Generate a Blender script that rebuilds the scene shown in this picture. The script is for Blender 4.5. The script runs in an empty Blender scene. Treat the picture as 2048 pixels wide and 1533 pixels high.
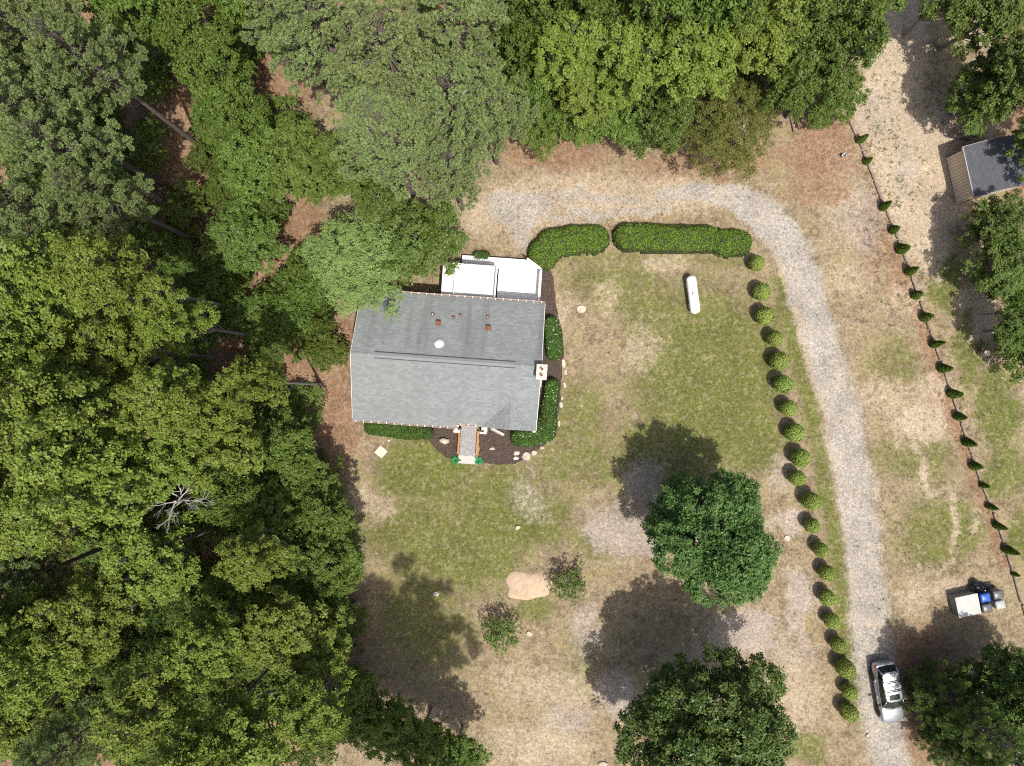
import bpy, math, random
import numpy as np
from mathutils import Vector

# ---------------------------------------------------------------- camera, sky, sun, exposure
sc = bpy.context.scene
col = sc.collection
CAM_H = 54.6                       # metres above the lawn, looking straight down
PPM = 26.0                         # survey scale: photo pixels per metre on the ground
cam_d = bpy.data.cameras.new('camera'); cam = bpy.data.objects.new('camera', cam_d); col.objects.link(cam)
cam.location = (0, 0, CAM_H); cam.rotation_euler = (0, 0, 0)
cam_d.sensor_width = 36; cam_d.lens = 36 / (2048 / (PPM * CAM_H)); cam_d.clip_end = 3000
sc.camera = cam
SUN_EL = 67.2
sun_dir = Vector((0.457 * math.cos(math.radians(SUN_EL)), -0.889 * math.cos(math.radians(SUN_EL)), math.sin(math.radians(SUN_EL)))).normalized()
w = bpy.data.worlds.new('World'); sc.world = w; w.use_nodes = True
nt = w.node_tree; bg = nt.nodes['Background']
sky = nt.nodes.new('ShaderNodeTexSky'); sky.sky_type = 'NISHITA'; sky.sun_disc = False
sky.sun_elevation = math.radians(SUN_EL); sky.sun_rotation = math.atan2(sun_dir.x, sun_dir.y)
sky.air_density = 1.0; sky.dust_density = 4.0; sky.ozone_density = .6
nt.links.new(sky.outputs[0], bg.inputs[0]); bg.inputs[1].default_value = 0.14
sl = bpy.data.lights.new('sun', 'SUN'); sl.energy = 4.6; sl.angle = math.radians(0.53); sl.color = (1, 0.965, 0.905)
so = bpy.data.objects.new('sun', sl); col.objects.link(so); so.location = (30, -40, 70)
so.rotation_euler = sun_dir.to_track_quat('Z', 'Y').to_euler()
sc.view_settings.view_transform = 'Standard'; sc.view_settings.look = 'None'
sc.view_settings.exposure = 0.15; sc.view_settings.gamma = 1.0; sc.view_settings.use_curve_mapping = False
sc.render.engine = 'CYCLES'
cy = sc.cycles
cy.max_bounces = 6; cy.diffuse_bounces = 3; cy.glossy_bounces = 2; cy.transmission_bounces = 3; cy.transparent_max_bounces = 4
cy.use_denoising = False
sc.cycles.filter_width = 1.1
cy.caustics_reflective = False; cy.caustics_refractive = False

# ---------------------------------------------------------------- helpers
def G(px, py, z=0.0):
    """survey point of the photograph, seen at height z, as a place on the land"""
    k = (1 - z / CAM_H) / PPM
    return ((px - 1024) * k, -(py - 766.5) * k)

def tag(o, label, cat, group=None):
    o['label'] = label; o['category'] = cat
    if group: o['group'] = group
    return o

def empty(name, loc=(0, 0, 0), rz=0.0):
    o = bpy.data.objects.new(name, None); col.objects.link(o)
    o.location = loc; o.rotation_euler = (0, 0, rz); o.empty_display_size = 0.3
    return o

def meshobj(name, V, F, m, parent=None, smooth=False, loc=None):
    me = bpy.data.meshes.new(name)
    if isinstance(V, np.ndarray): V = V.tolist()
    if isinstance(F, np.ndarray): F = F.tolist()
    me.from_pydata(V, [], F); me.update()
    if m is not None: me.materials.append(m)
    if smooth: me.polygons.foreach_set('use_smooth', np.ones(len(me.polygons), bool))
    o = bpy.data.objects.new(name, me); col.objects.link(o)
    if parent is not None: o.parent = parent
    if loc is not None: o.location = loc
    return o

def share(name, src, parent=None, loc=(0, 0, 0), rot=(0, 0, 0), scale=(1, 1, 1)):
    o = bpy.data.objects.new(name, src.data); col.objects.link(o)
    o.location = loc; o.rotation_euler = rot; o.scale = scale
    if parent is not None: o.parent = parent
    return o

def copy_tree(o, parent=None):
    c = o.copy(); col.objects.link(c); c.parent = parent
    for ch in list(o.children): copy_tree(ch, c)
    return c

class MB:
    def __init__(s): s.v = []; s.f = []
    def add(s, V, F):
        n = len(s.v); s.v += [tuple(map(float, p)) for p in V]; s.f += [tuple(int(i) + n for i in f) for f in F]; return s
    def box(s, c, d, rz=0.0, taper=1.0, rx=0.0):
        hx, hy, hz = d[0] / 2, d[1] / 2, d[2] / 2
        P = []
        for zz, t in ((-hz, 1.0), (hz, taper)):
            for x, y in ((-hx, -hy), (hx, -hy), (hx, hy), (-hx, hy)):
                x2, y2, z2 = x * t, y * t, zz
                y2, z2 = y2 * math.cos(rx) - z2 * math.sin(rx), y2 * math.sin(rx) + z2 * math.cos(rx)
                P.append((c[0] + x2 * math.cos(rz) - y2 * math.sin(rz), c[1] + x2 * math.sin(rz) + y2 * math.cos(rz), c[2] + z2))
        return s.add(P, [(3, 2, 1, 0), (4, 5, 6, 7), (0, 1, 5, 4), (1, 2, 6, 5), (2, 3, 7, 6), (3, 0, 4, 7)])
    def prism(s, poly, z0, z1, inset=0.0):
        n = len(poly); a = sum(poly[i][0] * poly[(i + 1) % n][1] - poly[(i + 1) % n][0] * poly[i][1] for i in range(n))
        if a < 0: poly = poly[::-1]
        cx = sum(p[0] for p in poly) / n; cy_ = sum(p[1] for p in poly) / n
        P = [(x, y, z0) for x, y in poly] + [(cx + (x - cx) * (1 - inset), cy_ + (y - cy_) * (1 - inset), z1) for x, y in poly]
        F = [tuple(range(n - 1, -1, -1)), tuple(range(n, 2 * n))] + [(i, (i + 1) % n, n + (i + 1) % n, n + i) for i in range(n)]
        return s.add(P, F)
    def tube(s, pts, rad, n=6, cap=True):
        pts = [Vector(p) for p in pts]
        if not hasattr(rad, '__len__'): rad = [rad] * len(pts)
        P = []; F = []
        ref = None
        for i, p in enumerate(pts):
            t = (pts[min(i + 1, len(pts) - 1)] - pts[max(i - 1, 0)])
            t = t.normalized() if t.length > 1e-9 else Vector((0, 0, 1))
            if ref is None: ref = Vector((1, 0, 0)) if abs(t.x) < .8 else Vector((0, 1, 0))
            a = t.cross(ref).normalized(); b = t.cross(a).normalized(); ref = b.cross(t) if False else ref
            for k in range(n):
                th = 2 * math.pi * k / n
                P.append(p + (a * math.cos(th) + b * math.sin(th)) * rad[i])
        for i in range(len(pts) - 1):
            for k in range(n):
                F.append((i * n + k, i * n + (k + 1) % n, (i + 1) * n + (k + 1) % n, (i + 1) * n + k))
        if cap:
            F.append(tuple(range(n - 1, -1, -1))); F.append(tuple(range((len(pts) - 1) * n, len(pts) * n)))
        return s.add(P, F)
    def lathe(s, prof, c=(0, 0, 0), n=20, axis='z'):
        P = []; F = []
        for r, z in prof:
            for k in range(n):
                th = 2 * math.pi * k / n
                if axis == 'z': P.append((c[0] + r * math.cos(th), c[1] + r * math.sin(th), c[2] + z))
                elif axis == 'y': P.append((c[0] + r * math.cos(th), c[1] + z, c[2] + r * math.sin(th)))
                else: P.append((c[0] + z, c[1] + r * math.cos(th), c[2] + r * math.sin(th)))
        m = len(prof)
        for i in range(m - 1):
            for k in range(n):
                F.append((i * n + k, i * n + (k + 1) % n, (i + 1) * n + (k + 1) % n, (i + 1) * n + k))
        F.append(tuple(range(n - 1, -1, -1))); F.append(tuple(range((m - 1) * n, m * n)))
        return s.add(P, F)
    def build(s, name, m, parent=None, smooth=False, bevel=0.0, loc=None):
        o = meshobj(name, s.v, s.f, m, parent, smooth, loc)
        if bevel:
            b = o.modifiers.new('bevel', 'BEVEL'); b.width = bevel; b.segments = 2; b.limit_method = 'ANGLE'
        return o

def smoothstep(a, b, x):
    t = np.clip((x - a) / (b - a), 0, 1); return t * t * (3 - 2 * t)

def vnoise(x, y, scale, seed):
    r = np.random.default_rng(seed).random((256, 256))
    X = x * scale + 1000.37; Y = y * scale + 1000.71
    xi = np.floor(X).astype(int); yi = np.floor(Y).astype(int); fx = X - xi; fy = Y - yi
    fx = fx * fx * (3 - 2 * fx); fy = fy * fy * (3 - 2 * fy)
    a = r[xi % 256, yi % 256]; b = r[(xi + 1) % 256, yi % 256]; c = r[xi % 256, (yi + 1) % 256]; d = r[(xi + 1) % 256, (yi + 1) % 256]
    return (a * (1 - fx) + b * fx) * (1 - fy) + (c * (1 - fx) + d * fx) * fy

def fbm(x, y, scale, seed, oct_=4):
    t = 0; a = .5; s_ = 0
    for i in range(oct_):
        t = t + a * vnoise(x, y, scale * 2 ** i, seed + i); s_ += a; a *= .55
    return t / s_

# ---------------------------------------------------------------- materials
def newmat(name):
    m = bpy.data.materials.new(name); m.use_nodes = True
    t = m.node_tree; b = t.nodes['Principled BSDF']
    return m, t, b

def N(t, typ, **kw):
    n = t.nodes.new(typ)
    for k, v in kw.items(): setattr(n, k, v)
    return n

def mixc(t, fac, a, b, blend='MIX'):
    n = N(t, 'ShaderNodeMix', data_type='RGBA', blend_type=blend)
    for i, v in ((0, fac), (6, a), (7, b)):
        if isinstance(v, bpy.types.NodeSocket): t.links.new(v, n.inputs[i])
        elif i == 0: n.inputs[0].default_value = v
        else: n.inputs[i].default_value = (*v, 1) if len(v) == 3 else v
    return n.outputs[2]

def mth(t, op, a, b=None, c=None, clamp=False):
    n = N(t, 'ShaderNodeMath', operation=op); n.use_clamp = clamp
    for i, v in enumerate((a, b, c)):
        if v is None: continue
        if isinstance(v, bpy.types.NodeSocket): t.links.new(v, n.inputs[i])
        else: n.inputs[i].default_value = v
    return n.outputs[0]

def mrange(t, v, a, b, c=0.0, d=1.0):
    n = N(t, 'ShaderNodeMapRange', interpolation_type='SMOOTHSTEP')
    t.links.new(v, n.inputs[0])
    for i, q in enumerate((a, b, c, d)): n.inputs[i + 1].default_value = q
    return n.outputs[0]

def noise(t, vec, scale, detail=3, rough=.55):
    n = N(t, 'ShaderNodeTexNoise'); n.inputs['Scale'].default_value = scale
    n.inputs['Detail'].default_value = detail; n.inputs['Roughness'].default_value = rough
    t.links.new(vec, n.inputs['Vector']); return n.outputs['Fac']

def objco(t): return N(t, 'ShaderNodeTexCoord').outputs['Object']

def bump(t, b, h, strength, dist):
    n = N(t, 'ShaderNodeBump'); n.inputs['Strength'].default_value = strength; n.inputs['Distance'].default_value = dist
    t.links.new(h, n.inputs['Height']); t.links.new(n.outputs[0], b.inputs['Normal'])

def leafmat(name, c1, c2, trans=.3, rough=.45, var=.25, spec=.35, hue=.02):
    m, t, b = newmat(name)
    g = N(t, 'ShaderNodeNewGeometry'); oi = N(t, 'ShaderNodeObjectInfo')
    c = mixc(t, g.outputs['Random Per Island'], c1, c2)
    n = noise(t, objco(t), .9, 2)
    h = N(t, 'ShaderNodeHueSaturation'); t.links.new(c, h.inputs['Color'])
    t.links.new(mth(t, 'ADD', mth(t, 'MULTIPLY', oi.outputs['Random'], hue), .5 - hue / 2), h.inputs['Hue'])
    v = mth(t, 'ADD', mth(t, 'MULTIPLY', oi.outputs['Random'], var), mth(t, 'MULTIPLY', n, .5))
    t.links.new(mth(t, 'ADD', v, 1 - var / 2 - .25), h.inputs['Value'])
    t.links.new(h.outputs[0], b.inputs['Base Color']); b.inputs['Roughness'].default_value = rough
    b.inputs['Specular IOR Level'].default_value = spec
    tr = N(t, 'ShaderNodeBsdfTranslucent'); t.links.new(mixc(t, .5, h.outputs[0], (.16, .22, .02), 'MIX'), tr.inputs[0])
    mx = N(t, 'ShaderNodeMixShader'); mx.inputs[0].default_value = trans
    t.links.new(b.outputs[0], mx.inputs[1]); t.links.new(tr.outputs[0], mx.inputs[2])
    t.links.new(mx.outputs[0], t.nodes['Material Output'].inputs[0])
    return m

def plainmat(name, c, rough=.6, metal=0.0, var=.12, scale=3.0, c2=None, spec=.4, bmp=0.0, bscale=30.0, coat=0.0):
    m, t, b = newmat(name)
    o = objco(t); n = noise(t, o, scale, 4)
    c2 = c2 or tuple(x * (1 - var * 2) for x in c)
    cc = mixc(t, mrange(t, n, .3, .7), c2, c)
    isl = N(t, 'ShaderNodeNewGeometry').outputs['Random Per Island']; oi = N(t, 'ShaderNodeObjectInfo').outputs['Random']
    h = N(t, 'ShaderNodeHueSaturation'); t.links.new(cc, h.inputs['Color'])
    t.links.new(mth(t, 'ADD', mth(t, 'MULTIPLY', oi, var), 1 - var / 2), h.inputs['Value'])
    t.links.new(h.outputs[0], b.inputs['Base Color'])
    b.inputs['Roughness'].default_value = rough; b.inputs['Metallic'].default_value = metal
    b.inputs['Specular IOR Level'].default_value = spec; b.inputs['Coat Weight'].default_value = coat
    if bmp: bump(t, b, noise(t, o, bscale, 3), bmp, .02)
    return m

M = {}
M['poplar'] = leafmat('poplar_leaf', (.098, .156, .020), (.262, .322, .060), .34, .5, .22, .22)
M['maple'] = leafmat('maple_leaf', (.080, .135, .022), (.185, .255, .055), .32, .5, .25, .22)
M['oak'] = leafmat('oak_leaf', (.055, .105, .018), (.165, .22, .045), .30, .45, .30, .28)
M['shade'] = leafmat('understorey_leaf', (.055, .10, .016), (.14, .19, .036), .30, .5, .35, .2, hue=.03)
M['magnolia'] = leafmat('magnolia_leaf', (.044, .098, .022), (.13, .205, .050), .18, .45, .2, .3)
M['holly'] = leafmat('holly_leaf', (.040, .080, .014), (.125, .18, .036), .18, .45, .2, .3)
M['olive'] = leafmat('olive_leaf', (.085, .105, .018), (.19, .17, .045), .28, .55, .1, .2)
M['soft'] = leafmat('soft_leaf', (.15, .235, .062), (.27, .36, .115), .28, .6, .15, .2)
M['pine'] = leafmat('pine_needles', (.155, .215, .066), (.31, .38, .15), .30, .5, .15, .25)
M['darkpine'] = leafmat('dark_pine_needles', (.055, .115, .022), (.14, .22, .050), .25, .5, .2, .25)
M['hedge'] = leafmat('hedge_leaf', (.080, .160, .012), (.21, .31, .035), .25, .55, .12, .2)
M['boxwood'] = leafmat('boxwood_leaf', (.20, .285, .050), (.42, .50, .13), .25, .55, .18, .2)
M['laurel'] = leafmat('gardenia_leaf', (.035, .105, .012), (.10, .20, .026), .2, .45, .12, .25)
M['arbor'] = leafmat('arborvitae_leaf', (.050, .105, .012), (.14, .20, .028), .2, .55, .2, .2)
M['fern'] = leafmat('fern_leaf', (.02, .20, .055), (.05, .33, .10), .3, .5, .1)
M['weed'] = leafmat('weed_leaf', (.07, .13, .02), (.14, .19, .04), .3, .5, .2)
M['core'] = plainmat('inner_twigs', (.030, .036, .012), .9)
M['bark'] = plainmat('pine_bark', (.17, .135, .115), .9, var=.25, scale=6, bmp=.5, bscale=9)
M['greybark'] = plainmat('grey_bark', (.24, .215, .19), .9, var=.2, scale=5, bmp=.4, bscale=12)
M['deadwood'] = plainmat('dead_wood', (.42, .39, .36), .9, var=.15, scale=5)
M['petal'] = plainmat('white_petal', (.8, .8, .72), .6)
M['white'] = plainmat('white_paint', (.80, .80, .79), .45, var=.03, scale=2)
M['deck'] = plainmat('white_deck_paint', (.76, .76, .74), .5, var=.05, scale=1.2)
M['siding'] = plainmat('pale_siding', (.58, .56, .52), .7, var=.05)
M['gutter'] = plainmat('aged_gutter', (.60, .55, .51), .6, var=.15, scale=4, c2=(.48, .38, .32))
M['debris'] = plainmat('gutter_debris', (.36, .27, .215), .9, var=.2, scale=5, c2=(.22, .13, .09))
M['trim'] = plainmat('cream_trim', (.70, .60, .50), .6, var=.1)
M['rust'] = plainmat('rusty_metal', (.23, .085, .045), .8, var=.25, scale=20)
M['pvc'] = plainmat('vent_cap', (.75, .72, .68), .5)
M['dark'] = plainmat('black_rubber', (.018, .018, .02), .7, var=.1)
M['ventgap'] = plainmat('vent_gap_shade', (.05, .052, .055), .8)
M['tank'] = plainmat('tank_paint', (.86, .86, .85), .35, var=.03)
M['orange'] = plainmat('stained_timber', (.46, .21, .06), .65, var=.2, scale=6)
M['timber'] = plainmat('weathered_timber', (.33, .26, .21), .9, var=.25, scale=7, bmp=.4, bscale=25)
M['brick'] = None
M['concrete'] = plainmat('pale_concrete', (.50, .48, .43), .9, var=.1, scale=8, bmp=.2)
M['stone'] = plainmat('pale_stone', (.56, .48, .38), .9, var=.2, scale=6, bmp=.6, bscale=14)
M['paver'] = plainmat('buff_paver', (.62, .53, .42), .9, var=.1, scale=8)
M['lid'] = plainmat('grey_box_lid', (.50, .52, .51), .75, var=.1, scale=2.0, c2=(.46, .44, .39))
M['boxside'] = plainmat('grey_box_side', (.28, .27, .25), .8)
M['binblue'] = plainmat('blue_plastic', (.03, .11, .42), .4, var=.1)
M['bindark'] = plainmat('charcoal_plastic', (.13, .125, .125), .35, var=.1)
M['binlight'] = plainmat('light_grey_plastic', (.40, .40, .37), .45, var=.08)
M['bag'] = plainmat('black_plastic_bag', (.010, .010, .012), .22, spec=.6, bmp=.4, bscale=14)
M['steel'] = plainmat('bright_steel', (.6, .62, .65), .3, metal=1.0)
M['barrel'] = plainmat('pale_pink_top', (.56, .42, .34), .8)
M['paint'] = plainmat('silver_car_paint', (.40, .41, .43), .30, metal=.75, var=.02, coat=.6)
M['sidepaint'] = M['paint']
M['glass'] = plainmat('tinted_glass', (.012, .022, .022), .06, var=.05, spec=.6)
M['tail'] = plainmat('red_lens', (.45, .02, .02), .2)
M['lamp'] = plainmat('clear_lens', (.65, .68, .70), .12)
M['rim'] = plainmat('alloy_rim', (.35, .35, .36), .35, metal=.8)
M['tan'] = plainmat('tan_siding', (.68, .58, .45), .75, var=.08, scale=2)
M['taupe'] = plainmat('taupe_fascia', (.50, .45, .42), .7)
M['darkwood'] = plainmat('dark_fence_wood', (.09, .08, .075), .9, var=.2)
M['dirt'] = plainmat('sandy_dirt', (.52, .38, .26), .95, var=.12, scale=3, bmp=.8, bscale=9)

def brickmat():
    m, t, b = newmat('chimney_brick')
    n = N(t, 'ShaderNodeTexBrick'); n.inputs['Scale'].default_value = 4.6
    n.inputs['Color1'].default_value = (.38, .27, .22, 1); n.inputs['Color2'].default_value = (.28, .18, .14, 1); n.inputs['Mortar'].default_value = (.42, .39, .36, 1)
    n.inputs['Mortar Size'].default_value = .03
    t.links.new(objco(t), n.inputs[0]); t.links.new(n.outputs[0], b.inputs['Base Color']); b.inputs['Roughness'].default_value = .9
    return m
M['brick'] = brickmat()

def shinglemat(name, base, streak):
    m, t, b = newmat(name)
    o = objco(t)
    isl = N(t, 'ShaderNodeNewGeometry').outputs['Random Per Island']
    c = mixc(t, isl, tuple(x * .80 for x in base), tuple(x * 1.12 for x in base))
    mp = N(t, 'ShaderNodeMapping'); mp.inputs['Scale'].default_value = (1.3, .10, .10); t.links.new(o, mp.inputs[0])
    st = noise(t, mp.outputs[0], 1.0, 4, .6)
    sep = N(t, 'ShaderNodeSeparateXYZ'); t.links.new(o, sep.inputs[0])
    back = mrange(t, sep.outputs['Y'], -.2, 1.2, .12, 1.0)     # algae stains grow on the back slope
    c = mixc(t, mth(t, 'MULTIPLY', mrange(t, st, .46, .70), mth(t, 'MULTIPLY', back, streak)), c, (.10, .105, .10))
    bl = noise(t, o, .45, 4)
    c = mixc(t, mrange(t, bl, .35, .7, 0, .35), c, tuple(x * .72 for x in base))
    sp = noise(t, o, 26, 2)
    c = mixc(t, mrange(t, sp, .35, .65, 0, .5), c, tuple(x * .62 for x in base))
    t.links.new(c, b.inputs['Base Color']); b.inputs['Roughness'].default_value = .85
    b.inputs['Specular IOR Level'].default_value = .25
    return m
M['shingle'] = shinglemat('grey_shingle', (.235, .252, .246), .55)
M['shedshingle'] = shinglemat('dark_grey_shingle', (.105, .11, .125), .2)

def groundmat():
    m, t, b = newmat('yard_ground')
    o = objco(t)
    def at(n):
        a = N(t, 'ShaderNodeAttribute'); a.attribute_name = n; return a.outputs['Fac']
    n1 = noise(t, o, .45, 6, .62); n2 = noise(t, o, 1.7, 6, .68); n3 = noise(t, o, 9, 4, .75); n4 = noise(t, o, 30, 2, .8)
    nb = noise(t, o, .9, 8, .72); nc = noise(t, N(t, 'ShaderNodeVectorMath', operation='ADD').outputs[0], 2.2, 8, .75)
    va = t.nodes[-1] if False else [q for q in t.nodes if q.bl_idname == 'ShaderNodeVectorMath'][-1]
    t.links.new(o, va.inputs[0]); va.inputs[1].default_value = (31.7, 12.3, 4.1)
    def thr(a, amp, wdt, n=n2):
        s_ = mth(t, 'ADD', a, mth(t, 'MULTIPLY', mth(t, 'SUBTRACT', n, .5), amp))
        return mrange(t, s_, .5 - wdt, .5 + wdt)
    nn = mth(t, 'ADD', mth(t, 'MULTIPLY', nb, .5), mth(t, 'MULTIPLY', n3, .5))
    n5 = mth(t, 'ADD', mth(t, 'MULTIPLY', nc, .5), mth(t, 'MULTIPLY', n4, .5))
    dry = mixc(t, mrange(t, nn, .38, .62), (.150, .104, .058), (.335, .258, .158))
    dry = mixc(t, mrange(t, nc, .42, .62, 0, .6), dry, (.33, .27, .19))
    dry = mixc(t, mrange(t, n1, .45, .66, 0, .55), dry, (.20, .17, .078))
    green = mixc(t, mrange(t, n3, .3, .7), (.060, .078, .016), (.165, .170, .045))
    green = mixc(t, mrange(t, nc, .46, .66, 0, .65), green, (.25, .205, .11))
    c = mixc(t, thr(mth(t, 'ADD', at('green'), mth(t, 'MULTIPLY', at('green'), .16)), 2.0, .34, nn), dry, green)
    straw = mixc(t, mrange(t, n3, .3, .7), (.145, .078, .045), (.30, .185, .110))
    straw = mixc(t, mrange(t, nc, .40, .66, 0, .6), straw, (.31, .215, .14))
    c = mixc(t, thr(at('straw'), 1.8, .36, nn), c, straw)
    sand = mixc(t, mrange(t, n3, .25, .75), (.36, .275, .19), (.50, .405, .295))
    sand = mixc(t, mrange(t, nb, .46, .66, 0, .55), sand, (.28, .22, .155))
    c = mixc(t, thr(at('sand'), 3.2, .42, n5), c, sand)
    grey = mixc(t, mrange(t, n3, .25, .75), (.26, .21, .165), (.43, .365, .305))
    c = mixc(t, thr(at('ash'), 3.0, .34, n5), c, grey)
    vo = N(t, 'ShaderNodeTexVoronoi'); vo.inputs['Scale'].default_value = 17; t.links.new(o, vo.inputs['Vector'])
    sv = N(t, 'ShaderNodeSeparateColor'); t.links.new(vo.outputs['Color'], sv.inputs[0])
    gr = mixc(t, sv.outputs[0], (.29, .265, .23), (.47, .435, .385))
    gr = mixc(t, mrange(t, vo.outputs['Distance'], .35, .8, 0, .7), gr, (.22, .185, .15))
    gr = mixc(t, mrange(t, nb, .46, .66, 0, .6), gr, (.36, .285, .205))
    gm = thr(at('gravel'), 2.0, .26, nn)
    c = mixc(t, gm, c, gr)
    # grass-blade and pebble grain, weeds coming up in patches
    n6 = noise(t, o, 5.0, 5, .7)
    sp = mth(t, 'MULTIPLY', mrange(t, n4, .28, .72, .66, 1.30), mth(t, 'MULTIPLY', mrange(t, n6, .3, .7, .72, 1.25), mrange(t, n1, .3, .7, .84, 1.12)))
    mm = N(t, 'ShaderNodeMix', data_type='RGBA', blend_type='MULTIPLY'); mm.inputs[0].default_value = 1
    cmb = N(t, 'ShaderNodeCombineColor')
    for i in range(3): t.links.new(sp, cmb.inputs[i])
    t.links.new(c, mm.inputs[6]); t.links.new(cmb.outputs[0], mm.inputs[7]); c = mm.outputs[2]
    wd = mth(t, 'ADD', noise(t, o, 3.4, 3, .6), mth(t, 'MULTIPLY', at('weed'), .30))
    c = mixc(t, mrange(t, wd, .74, .82, 0, .7), c, (.085, .10, .03))
    t.links.new(c, b.inputs['Base Color']); b.inputs['Roughness'].default_value = .95; b.inputs['Specular IOR Level'].default_value = .15
    hh = mth(t, 'ADD', mth(t, 'MULTIPLY', n3, .6), mth(t, 'MULTIPLY', n4, .5))
    bump(t, b, hh, .8, .05)
    return m

def mulchmat():
    m, t, b = newmat('dark_mulch')
    o = objco(t); vo = N(t, 'ShaderNodeTexVoronoi'); vo.inputs['Scale'].default_value = 18; t.links.new(o, vo.inputs['Vector'])
    sv = N(t, 'ShaderNodeSeparateColor'); t.links.new(vo.outputs['Color'], sv.inputs[0])
    c = mixc(t, sv.outputs[0], (.028, .019, .014), (.105, .072, .054))
    t.links.new(c, b.inputs['Base Color']); b.inputs['Roughness'].default_value = .95
    bump(t, b, noise(t, o, 22, 3), 1.0, .04)
    return m
M['mulch'] = mulchmat()

def aggmat():
    m, t, b = newmat('washed_aggregate')
    o = objco(t); vo = N(t, 'ShaderNodeTexVoronoi'); vo.inputs['Scale'].default_value = 28; t.links.new(o, vo.inputs['Vector'])
    sv = N(t, 'ShaderNodeSeparateColor'); t.links.new(vo.outputs['Color'], sv.inputs[0])
    t.links.new(mixc(t, sv.outputs[0], (.15, .148, .145), (.38, .375, .37)), b.inputs['Base Color']); b.inputs['Roughness'].default_value = .9
    return m
M['agg'] = aggmat()

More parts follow.
